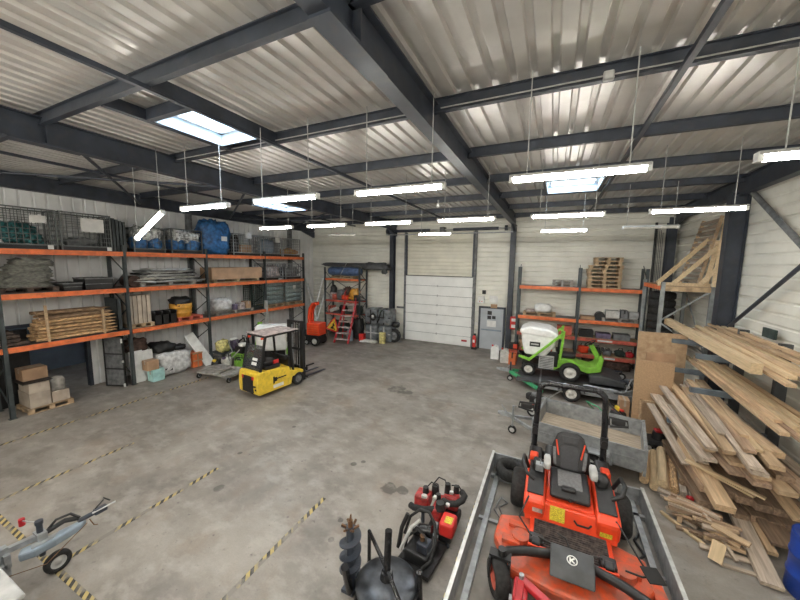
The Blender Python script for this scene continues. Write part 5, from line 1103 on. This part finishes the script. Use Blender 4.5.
t = T('engine_pump', 'red and black engine on the floor right of the push mower', 'engine', (2.95, 10.1, 0))
MB().bx(-.2, .2, -.15, .15, .0, .3).ob('engine_block', 'black', t, bevel=.03); MB().blob((0, 0, .36), (.3, .26, .16), 7, .08).ob('fuel_tank', 'red_bright', t)
# ---------------------------------------------------------------- big flat trailer
t = T('flatbed_trailer', 'long flat trailer with bright aluminium side rails under the orange mower', 'trailer', (.37, 0, 0))
TX, Y0, Y1 = 1.26, 2.3, 6.58
dm('trailer_deck', (.20, .185, .165), .6, 0, .15, 3, dirt=.3)
MB().bx(-TX+.02, TX-.02, Y0, Y1, .29, .33).ob('deck', 'trailer_deck', t)
for s in (-1, 1):
    x = s*TX
    MB().bx(x-.022, x+.022, Y0, Y1, .30, .64).ob('side_board', 'galv', t)
    MB().bx(x-.024, x+.024, Y0, Y1, .635, .66).ob('top_rail', 'galv_bright', t)
    MB().bx(x-s*.14-.04, x-s*.14+.04, Y0, Y1, .33, .40).ob('inner_rail', 'galv', t)
for q in ((-TX, -TX+.55), (TX-.36, TX)): MB().bx(q[0], q[1], Y1-.02, Y1+.02, .30, .62).ob('end_board', 'galv', t)
MB().bx(-TX, TX, 6.15, 6.22, .33, .40).bx(-TX, TX, 5.0, 5.06, .33, .37).ob('cross_bar', 'galv', t)
MB().bx(-TX+.1, -TX+.2, Y0, Y1, .16, .29).bx(TX-.2, TX-.1, Y0, Y1, .16, .29).ob('chassis', 'galv', t)
for s in (-1, 1):
    for y in (2.9, 3.6): wheel(t, (s*(TX-.3), y, .14), .14, .12, 'x', 'grey_light', 'road_wheel')
single('strap_heap', MB().tube([(-.62, 5.0, .35), (-.5, 5.2, .36), (-.6, 5.4, .35), (-.48, 5.55, .36), (-.6, 5.65, .35), (-.66, 5.3, .36), (-.52, 5.1, .37)], .014, 6), 'grey_mid', 'grey lashing strap lying on the left of the trailer deck', 'strap')
t = T('ratchet_strap', 'black ratchet strap hanging on the right trailer rail', 'strap', (1.42, 5.0, .34))
MB().tube([(0, 0, .05), (-.1, .2, .02), (.02, .35, .02), (-.06, .6, .02), (.05, .8, .02)], .018, 6).ob('webbing', 'black', t); MB().bx(-.06, .06, -.1, .06, .0, .09).ob('ratchet', 'black', t); MB().tube([(-.1, .0, .02), (-.2, -.2, .02), (-.1, -.4, .02)], .016, 6).ob('red_webbing', 'red', t)
# ---------------------------------------------------------------- orange zero turn mower
t = T('zero_turn_mower', 'orange zero turn mower with black seat standing on the big trailer', 'mower', (.43, 5.45, .335))
O = lambda mb, n, m_, **k: mb.ob(n, m_, t, **k)
# cutter deck
O(MB().prism([(-.95, -.5), (-.98, -.95), (-.70, -1.42), (-.2, -1.5), (.25, -1.5), (.62, -1.40), (.92, -.95), (.92, -.5), (.5, -.35), (-.5, -.35)], .12, .27, 'z'), 'cutter_deck', 'orange_deck', bevel=.04)
O(MB().bx(-.86, -.62, -1.05, -.95, .27, .33).bx(-.8, -.4, -.72, -.62, .27, .32).bx(.5, .8, -.9, -.8, .27, .32).cyl((-.62, -.9, .27), (-.62, -.9, .36), .12).cyl((.62, -.9, .27), (.62, -.9, .36), .12).cyl((0, -1.05, .27), (0, -1.05, .36), .12), 'deck_fittings', 'orange_deck', bevel=.01) if False else None
for q in ((-.86, -.62, -1.05, -.95), (-.8, -.4, -.72, -.62), (.5, .8, -.9, -.8)): O(MB().bx(q[0], q[1], q[2], q[3], .268, .33), 'deck_bracket', 'orange_deck', bevel=.01)
for q in ((-.62, -.9), (.62, -.9), (0, -1.05)): O(MB().cyl((q[0], q[1], .268), (q[0], q[1], .36), .12), 'spindle_cover', 'orange_deck', bevel=.01)
O(MB().prism([(.92, -.55), (1.02, -.62), (1.08, -1.1), (.92, -1.2)], .14, .20, 'z'), 'discharge_chute', 'orange_deck')
# main body: two side pods joined by the seat base
pod = [(-.48, .34), (-.52, .62), (-.42, .68), (.05, .74), (.55, .72), (.75, .62), (.8, .35)]
for s in (-1, 1):
    mb = MB().prism(pod, .33, .63, 'x') if s > 0 else MB().prism(pod, -.63, -.33, 'x')
    O(mb, 'side_pod', 'orange_paint', bevel=.05)
    O(MB().prism([(-.40, .684), (.10, .752), (.45, .742), (.45, .76), (.1, .775), (-.40, .705)], s*.475-.115, s*.475+.115, 'x'), 'pod_tray', 'black', bevel=.01)
    O(MB().prism([(-.525, .44), (-.53, .58), (-.534, .58), (-.529, .44)], s*.46-.08, s*.46+.08, 'x'), 'pod_sticker', 'yellow_label' if s > 0 else 'paper') if False else None
    O(MB().blob((s*.46, .22, .80), (.17, .3, .16), 7+s, .1, .6), 'console', 'black')
O(MB().bx(-.33, .33, -.36, .75, .36, .62), 'seat_base', 'orange_paint', bevel=.03)
O(MB().prism([(-.50, .32), (-.42, .60), (-.36, .60), (-.40, .32)], -.60, .60, 'x'), 'front_panel', 'orange_paint', bevel=.015)
def lab(x0, x1, f0, f1, n, m_):
    y = lambda f: (-.50+.08*f-.004) if abs(x0+x1) < .6 else (-.489-.026*f); z = lambda f: .32+.28*f
    return O(MB().add([(x0, y(f0), z(f0)), (x1, y(f0), z(f0)), (x1, y(f1), z(f1)), (x0, y(f1), z(f1)), (x0, y(f0)+.003, z(f0)), (x1, y(f0)+.003, z(f0)), (x1, y(f1)+.003, z(f1)), (x0, y(f1)+.003, z(f1))], [(0, 1, 2, 3), (7, 6, 5, 4), (0, 4, 5, 1), (2, 6, 7, 3), (0, 3, 7, 4), (1, 5, 6, 2)]), n, m_)
lab(-.26, -.06, .30, .98, 'instruction_label', 'yellow_label'); lab(-.50, -.36, .55, .80, 'side_label', 'pinkwrap'); lab(.38, .53, .30, .55, 'side_label', 'yellow_label')
O(MB().tube([(.06, -.47, .50), (.10, -.49, .46), (.24, -.49, .46), (.28, -.47, .50)], .014, 6), 'grab_handle', 'black')
# foot platform
O(MB().prism([(-.45, .30), (-.45, .36), (-1.02, .36), (-1.10, .46), (-1.14, .46), (-1.08, .30)], -.52, .52, 'x'), 'foot_platform', 'orange_paint', bevel=.012)
g = MB().bx(-.46, .46, -1.0, -.5, .36, .372)
for i in range(12): g.bx(-.45, .45, -.98+i*.04, -.965+i*.04, .372, .38)
O(g, 'foot_mat', 'foot_mat')
for s in (-1, 1):
    O(MB().bx(s*.42-.09, s*.42+.09, -1.06, -.90, .37, .47).bx(s*.42-.05, s*.42+.05, -1.12, -1.0, .45, .50), 'pedal_block', 'black', bevel=.015)
O(MB().tube([(-.40, -1.0, .5), (-.05, -1.03, .44), (.35, -1.0, .5)], .014, 6).tube([(0, -1.02, .44), (-.06, -.9, .52), (-.16, -.85, .52)], .012, 6), 'height_linkage', 'black')
# front frame
for s in (-1, 1):
    O(MB().tube([(s*.22, -1.12, .42), (s*.55, -1.25, .44), (s*.74, -1.40, .48), (s*.80, -1.50, .50)], .055, 8), 'front_arm', 'black')
    O(MB().cyl((s*.80, -1.50, .46), (s*.80, -1.50, .58), .05), 'castor_pivot', 'black')
    O(MB().bx(s*.82-.13, s*.82+.13, -1.56, -1.44, .46, .50).bx(s*.82-.13, s*.82-.105, -1.60, -1.46, .20, .48).bx(s*.82+.105, s*.82+.13, -1.60, -1.46, .20, .48), 'castor_fork', 'black')
    cw = wheel(t, (0, 0, 0), .23, .19, 'x', 'rack_red', 'castor_wheel'); cw.location = (s*.82, -1.56, .23); cw.rotation_euler = (0, 0, .45 if s < 0 else .1)
O(MB().prism([(-1.06, .50), (-1.08, .56), (-1.32, .50), (-1.42, .38), (-1.37, .36), (-1.27, .44)], -.245, .245, 'x'), 'front_cover', 'grey_plate', bevel=.015)
em = MB()
def onplate(u, v, h=.004):  # u across, v down the sloping face
    p0 = Vector((0, -1.08, .56)); p1 = Vector((0, -1.32, .50)); d = (p1-p0); nrm = Vector((0, -d.z, d.y)).normalized(); nrm = -nrm if nrm.z < 0 else nrm
    return p0+d.normalized()*v+Vector((u, 0, 0))+nrm*h
ring = [onplate(.055*math.cos(k*PI/12), .16+.055*math.sin(k*PI/12), .008) for k in range(24)]
em.tube(ring, .007, 6, True)
for (u0, v0, u1, v1) in ((-.022, .13, -.022, .19), (-.022, .165, .025, .132), (-.015, .158, .025, .188)): em.tube([onplate(u0, v0, .008), onplate(u1, v1, .008)], .009, 6)
O(em, 'round_emblem', 'white')
# wheels
for s in (-1, 1):
    wheel(t, (s*.72, .22, .31), .31, .27, 'x', 'grey_mid', 'rear_wheel')
# seat
O(MB().prism([(-.34, .70), (-.30, .64), (.32, .64), (.36, .72), (.30, .80), (-.22, .80)], -.27, .27, 'x'), 'seat_cushion', 'seat_black', bevel=.05, seg=3)
O(MB().prism([(-.22, .80), (.22, .80), (.22, .825), (-.18, .825)], -.17, .17, 'x'), 'cushion_insert', 'seat_light', bevel=.02)
BR = dict(loc=(0, .27, .79), rot=(-.26, 0, 0))
O(MB().prism([(-.23, 0), (.23, 0), (.275, .14), (.265, .36), (.20, .54), (.13, .60), (-.13, .60), (-.20, .54), (-.265, .36), (-.275, .14)], 0, .13, 'y'), 'seat_backrest', 'seat_black', bevel=.05, seg=3, **BR)
O(MB().prism([(-.13, .02), (.13, .02), (.145, .36), (.11, .40), (-.11, .40), (-.145, .36)], -.012, .02, 'y'), 'backrest_insert', 'seat_grey', bevel=.012, **BR)
O(MB().prism([(-.10, .43), (.10, .43), (.13, .55), (-.13, .55)], -.008, .02, 'y'), 'headrest_panel', 'seat_grey', bevel=.012, **BR)
for s in (-1, 1): O(MB().beam((s*.165, -.004, .22), (s*.21, -.004, .46), .022, .02, (0, 1, 0)), 'backrest_stripe', 'orange_paint', **BR)
for s in (-1, 1): O(MB().beam((s*.215, -.004, .06), (s*.235, -.004, .34), .05, .02, (0, 1, 0)), 'backrest_bolster', 'seat_light', bevel=.008, **BR)
for s in (-1, 1):
    O(MB().blob((s*.33, .16, .93), (.11, .34, .13), 3, .03, .5), 'armrest', 'grey_light')
O(MB().blob((-.02, -.24, .80), (.2, .1, .06), 3, .03, .5).blob((0, -.34, .70), (.05, .04, .05), 3, .02), 'seat_latch', 'black')
O(text('Kubota', .075, 'grey_plate', t, (0, 0, 0), (0, 0, 0)) and MB().bx(-.12, .12, .392, .40, 1.245, 1.30), 'backrest_badge', 'black') if False else None
# levers
for s in (-1, 1):
    O(MB().tube([(s*.56, .12, .70), (s*.64, .10, .95), (s*.60, -.18, 1.06), (s*.30 if s < 0 else s*.36, -.30, 1.05)], .02, 8) if False else MB().tube([(s*.60, .22, .70), (s*.68, .10, .98), (s*.68, -.20, 1.04), (s*.62, -.36, .98), (s*.50, -.36, .90)], .03, 8), 'steering_lever', 'black')
O(MB().bx(-.50, -.38, .02, .14, .80, .92).bx(-.44, -.42, .04, .06, .92, 1.0), 'control_panel', 'galv', bevel=.02)
O(MB().tube([(-.56, -.45, .66), (-.66, -.80, .55), (-.48, -1.02, .5)], .013, 6), 'brake_rod', 'black'); O(MB().tube([(.56, -.45, .66), (.62, -.5, .6), (.80, -1.05, .55)], .013, 6), 'brake_rod', 'black')
O(MB().box((.84, -1.1, .58), (.22, .18, .02), .3, .2, .5), 'mirror_pad', 'black', bevel=.008)
O(MB().tube([(.60, -1.0, .44), (.75, -1.08, .5), (.84, -1.1, .57)], .012, 6), 'pad_arm', 'black')
# engine, ROPS
O(MB().bx(-.36, .36, .58, 1.05, .35, .78), 'engine', 'black', bevel=.05)
O(MB().bx(-.60, .60, .92, 1.02, .30, .42).bx(-.5, .5, 1.05, 1.1, .3, .6), 'rear_bumper', 'black', bevel=.02)
for s in (-1, 1): O(MB().bx(s*.52-.11, s*.52+.11, .48, .86, .66, .80), 'rear_fender', 'black', bevel=.04); O(MB().bx(s*.54-.07, s*.54+.07, .40, .60, .70, .83), 'fender_tip', 'orange_paint', bevel=.03); O(MB().bx(s*.56-.06, s*.56+.06, .92, 1.05, .4, .72), 'rops_socket', 'black')
rp = []
X_, Zt = .53, 1.98
for s in (-1, 1):
    pass
pts = [(-X_-.04, .98, .42), (-X_-.02, .98, 1.3), (-X_, .98, Zt-.16)]+[(-X_+.16*(1-math.cos(a)), .98, Zt-.16+.16*math.sin(a)) for a in (.5, 1.0, PI/2)]
pts += [(-p[0], p[1], p[2]) for p in reversed(pts)]
O(MB().tube(pts, .05, 12), 'roll_bar', 'black_gloss')
for s in (-1, 1):
    O(MB().cyl((s*(X_+.03), .90, 1.08), (s*(X_+.03), 1.08, 1.08), .05).bx(s*(X_+.03)-.05, s*(X_+.03)+.05, .92, 1.05, .98, 1.18), 'roll_bar_hinge', 'black')
    O(MB().tube([(s*.60, .95, 1.42), (s*.60, .95, 1.56), (s*.86, .95, 1.54), (s*.88, .95, 1.44), (s*.62, .95, 1.40)], .02, 6), 'lamp_guard', 'black')
    O(MB().bx(s*.74-.10, s*.74+.10, .94, 1.02, 1.43, 1.53), 'work_lamp', 'black', bevel=.02)
single('spare_tyre', MB().lathe([(.14, -.08), (.19, -.11), (.25, -.10), (.28, -.04), (.28, .04), (.25, .10), (.19, .11), (.14, .08)], (0, 0, 0), 'z', 24, True), 'rubber', 'black tyre lying flat at the left back corner of the big trailer', 'tyre').location = (-.52, 6.28, .52)
single('tyre_block', MB().bx(-.68, -.36, 6.12, 6.42, .33, .41), 'galv', 'metal block under the tyre at the trailer corner', 'block')
# ---------------------------------------------------------------- red front implement
t = T('red_implement', 'red tubular implement frame cut by the bottom edge in front of the mower', 'implement', (.10, 3.55, .22))
MB().beam((-.22, .25, .52), (.75, -.28, .50), .09, .07).beam((-.22, .25, .52), (-.26, -.6, .42), .08, .07).beam((.75, -.28, .5), (.7, -.75, .4), .08, .07).ob('frame_tube', 'red', t, bevel=.015)
MB().bx(-.30, -.14, .02, .30, .12, .50).ob('end_plate', 'red', t, bevel=.02)
MB().bx(-.2, .70, -.65, .0, .20, .40).ob('hood', 'black', t, bevel=.05)
MB().cyl((-.2, -.3, .215), (.7, -.3, .215), .1).ob('roller', 'steel_dark', t)
MB().cyl((-.34, .12, .35), (-.30, .12, .35), .04).cyl((-.22, .24, .55), (-.22, .24, .60), .03).ob('bolt', 'galv', t)
# ---------------------------------------------------------------- auger, disc stand, power pack, red engine
t = T('earth_auger', 'dark steel earth auger standing upright left of the grey disc', 'auger', (-2.27, 3.36, 0))
MB().cyl((0, 0, 0), (0, 0, .95), .055, n=14).cyl((0, 0, .0), (0, 0, .3), .075, n=14).ob('shaft', 'steel_dark', t)
h = MB(); N_ = 90; vs = []
for i in range(N_+1):
    f = i/N_; an = f*3.5*2*PI; z = .20+f*.68
    for r in (.05, .15): vs.append((r*math.cos(an), r*math.sin(an), z))
    for r in (.05, .15): vs.append((r*math.cos(an), r*math.sin(an), z+.014))
fs = []
for i in range(N_):
    q = i*4; n_ = q+4
    fs += [(q, q+1, n_+1, n_), (q+2, n_+2, n_+3, q+3), (q+1, q+3, n_+3, n_+1), (q, n_, n_+2, q+2)]
h.add(vs, fs, False).ob('flight', 'steel_dark', t)
c = MB()
for k in range(6):
    an = k*PI/3; c.beam((.03*math.cos(an), .03*math.sin(an), .92), (.12*math.cos(an+.4), .12*math.sin(an+.4), .97), .026, .022)
c.cyl((0, 0, .9), (0, 0, 1.04), .035).cyl((0, 0, 1.04), (.01, 0, 1.13), .018, .01)
c.ob('cutting_teeth', 'copper', t)
MB().bx(-.09, .09, -.09, .09, 0, .05).cyl((0, -.12, .18), (0, .12, .18), .02).ob('hitch_socket', 'steel_dark', t)
t = T('disc_stand', 'large dark steel disc with black tube frame at the bottom of photo', 'disc machine', (-1.74, 3.42, 0))
MB().lathe([(0, .37), (.10, .37), (.36, .33), (.41, .29), (.41, .27), (.36, .30), (.1, .345), (0, .345)], (0, 0, 0), 'z', 40).ob('disc', 'disc_steel', t)
MB().cyl((0, 0, .34), (0, 0, .46), .10, .07).cyl((0, 0, .44), (-.02, .08, .98), .048, n=12).ob('centre_post', 'black_gloss', t)
MB().cyl((-.02, .08, .82), (-.02, .085, .86), .05, n=12).ob('post_band', 'grey_light', t)
MB().tube([(-.03, .02, .50), (-.42, .26, .66), (-.42, .26, .05)], .028, 8).tube([(.03, -.02, .48), (.34, -.30, .46), (.38, -.34, .05)], .028, 8).ob('stay', 'black_gloss', t)
MB().cyl((.43, .12, .04), (.40, .14, .50), .04, n=10).ob('leg', 'black_gloss', t); MB().cyl((-.50, -.12, .04), (-.44, -.32, .62), .05, n=10).ob('leg', 'black_gloss', t)
MB().torus((0, 0, .05), .38, .05, 'z', 28).cyl((0, 0, 0), (0, 0, .34), .12).bx(-.42, .46, -.04, .04, .02, .08).bx(-.04, .04, -.4, .4, .02, .08).ob('base', 'black', t)
t = T('power_pack', 'black hydraulic power pack with looping hose right of the disc', 'power pack', (-1.55, 4.22, 0), -.12)
MB().bx(-.28, .26, -.30, .34, .03, .09).ob('base_frame', 'black', t)
MB().bx(-.20, .18, -.22, .24, .09, .26).ob('tank', 'black', t, bevel=.03)
MB().cyl((-.20, .10, .34), (.08, .16, .38), .085, n=14).ob('motor', 'black_gloss', t)
MB().bx(-.02, .16, -.16, .02, .26, .40).ob('valve_block', 'steel_dark', t, bevel=.02)
MB().tube([(-.30, -.02, .30), (-.27, .10, .52), (-.14, .18, .64), (.02, .18, .66), (.16, .10, .58), (.24, -.04, .42), (.24, -.20, .26), (.14, -.28, .16)], .022, 10).ob('hose', 'rubber', t)
MB().tube([(-.22, -.16, .14), (-.2, -.1, .36), (-.08, 0, .46), (.08, -.06, .46), (.12, -.1, .4)], .018, 8).ob('hose', 'rubber', t)
MB().tube([(-.36, -.1, .1), (-.34, -.04, .40), (-.28, .04, .60)], .034, 10).ob('lever', 'black', t)
MB().tube([(-.26, -.2, .2), (-.16, -.06, .50), (-.06, .04, .60)], .026, 8).ob('chrome_rod', 'grey_light', t)
MB().cyl((.04, -.07, .4), (.04, -.07, .47), .04).ob('fitting', 'copper', t)
t = T('red_engine', 'red two engine pump unit with curved black handle on the floor', 'engine', (-1.50, 4.92, 0), 0)
MB().bx(-.46, -.20, -.06, .20, .26, .48).ob('left_engine', 'red_engine', t, bevel=.03)
MB().prism([(-.10, .22), (.06, .22), (.08, .36), (.02, .46), (-.12, .42)], -.18, .24, 'y').ob('crankcase', 'red_engine', t, bevel=.04)
MB().bx(.10, .34, -.40, -.10, .20, .44).ob('fuel_tank', 'red_bright', t, bevel=.05, seg=3)
MB().bx(.18, .30, -.36, -.22, .441, .445).ob('yellow_sticker', 'yellow_label', t)
MB().bx(-.02, .26, .16, .38, .22, .46).ob('right_engine', 'red_engine', t, bevel=.05)
c = MB()
for (x, y, z0, z1, r) in ((-.30, .10, .46, .58, .06), (-.16, .22, .40, .58, .075), (.04, .30, .44, .62, .06), (.18, .36, .44, .58, .055), (.03, -.10, .42, .54, .085), (-.06, .08, .44, .54, .05)): c.cyl((x, y, z0), (x, y, z1), r, r*.8, 12)
c.ob('cylinder', 'black', t)
MB().tube([(.02, .06, .46), (.14, .02, .47), (.26, .06, .48), (.34, .16, .50), (.35, .28, .50), (.28, .36, .50)], .052, 12).ob('right_handle', 'rubber', t)
MB().tube([(-.48, -.16, .36), (-.40, -.20, .37), (-.22, -.18, .38), (-.06, -.12, .40)], .05, 12).ob('left_handle', 'rubber', t)
MB().blob((-.28, -.02, .49), (.10, .07, .06), 3, .1).blob((.14, -.02, .48), (.07, .08, .06), 4, .1).blob((-.1, .02, .50), (.06, .07, .06), 6, .1).blob((.12, .26, .50), (.07, .05, .06), 7, .1).ob('chrome_cap', 'galv_bright', t)
MB().tube([(-.22, .26, .55), (-.14, .34, .66), (-.02, .34, .64), (.02, .28, .6)], .012, 6).tube([(-.34, .16, .48), (-.24, .24, .60), (-.1, .2, .58)], .012, 6).tube([(.1, .34, .58), (.2, .42, .56), (.3, .4, .44)], .012, 6).ob('cable', 'black', t)
MB().bx(-.12, .30, -.36, .32, .08, .22).ob('underframe', 'black', t, bevel=.03)
for p in ((-.30, -.02), (-.04, -.30), (.24, -.32), (.20, .26)): MB().cyl((p[0], p[1], 0), (p[0], p[1], .24 if p[0] < -.2 else .1), .032).ob('foot', 'steel_dark', t)
MB().bx(-.02, .10, -.44, -.30, .06, .18).bx(.0, .06, -.30, -.24, .16, .30).ob('clamp', 'galv', t)
# ---------------------------------------------------------------- drawbar trailer at the left edge
t = T('covered_trailer', 'white covered trailer with grey drawbar at the bottom left corner', 'trailer', (-6.2, 1.1, 0))
MB().bx(-1.1, 1.1, -2.6, .02, .42, .74).ob('box_body', 'galv', t); MB().bx(-1.13, 1.13, -2.62, .05, .74, .80).ob('cover', 'grey_light', t, bevel=.02)
for s in (-1, 1): wheel(t, (s*1.25, -1.3, .3), .3, .18, 'x', 'grey_light', 'road_wheel')
MB().bx(-.30, -.08, .05, .20, .36, .46).bx(-.24, -.14, .16, .24, .22, .66).bx(-.30, -.08, .18, .24, .40, .58).ob('front_post', 'galv', t)
MB().beam((-.18, .20, .60), (-.12, .56, .60), .07, .07).ob('drawbar', 'galv', t)
MB().prism([(-.14, .34), (-.02, .28), (.06, .42), (.07, .62), (.03, .90), (-.02, 1.0), (-.07, .92), (-.10, .62)], .43, .55, 'z').ob('drawbar_cover', 'bluegrey', t, bevel=.03)
MB().prism([(-.08, .42), (.02, .40), (.03, .62), (-.05, .70)], .548, .565, 'z').ob('cover_plate', 'galv', t, bevel=.008)
MB().cyl((-.11, .53, .30), (-.11, .53, .80), .034).cyl((-.11, .53, .78), (-.11, .53, .83), .044).ob('jockey_post', 'steel_dark', t)
MB().bx(-.19, -.03, .48, .58, .55, .66).ob('post_clamp', 'galv', t)
wheel(t, (-.01, .64, .15), .15, .09, 'x', 'grey_light', 'jockey_wheel')
MB().tube([(-.11, .53, .81), (-.26, .47, .80), (-.40, .45, .78)], .009, 6).ob('crank_rod', 'steel', t)
MB().cyl((-.42, .45, .70), (-.42, .45, .80), .034).ob('crank_knob', 'red', t)
MB().tube([(-.14, .62, .62), (-.12, .70, .71), (-.07, .84, .72), (-.02, .92, .62)], .018, 8).ob('brake_lever', 'black', t)
MB().tube([(-.12, .6, .60), (-.10, .78, .64), (-.05, .92, .60)], .034, 10).ob('bellows', 'black', t)
MB().cyl((-.04, .9, .56), (-.02, 1.12, .57), .034).ob('coupling', 'steel_dark', t)
MB().bx(-.05, .03, 1.08, 1.24, .53, .62).ob('coupling_head', 'steel_dark', t, bevel=.015)
MB().tube([(-.02, 1.1, .62), (-.05, 1.22, .68), (-.10, 1.24, .69), (.03, 1.27, .67)], .011, 6).ob('coupling_lever', 'black', t)
MB().tube([(.02, 1.05, .60), (.03, 1.34, .60)], .013, 6).ob('coupling_rod', 'galv_bright', t)
MB().tube([(.0, 1.02, .52), (.04, 1.05, .42), (.02, 1.1, .38)], .008, 6).ob('safety_cable', 'copper', t)
MB().tube([(.03, .98, .5), (.10, .5, .28), (-.12, .1, .3)], .006, 6).ob('brake_cable', 'copper', t)
# small things on the structure
t = T('alarm_box', 'small white box fixed under the roof purlin beside central beam', 'box', (.46, 4.93, 6.80))
MB().bx(-.06, .06, -.04, .04, -.05, .06).ob('casing', 'grey_light', t, bevel=.02)
t = T('bare_bulb', 'small white round lamp under the roof above the sectional door', 'lamp', (-4.0, 11.7, 6.6))
MB().blob((0, 0, 0), (.14, .14, .16), 3, .0, .9).ob('bulb', 'white', t); MB().cyl((0, 0, .06), (0, 0, .2), .03).ob('holder', 'grey_light', t)
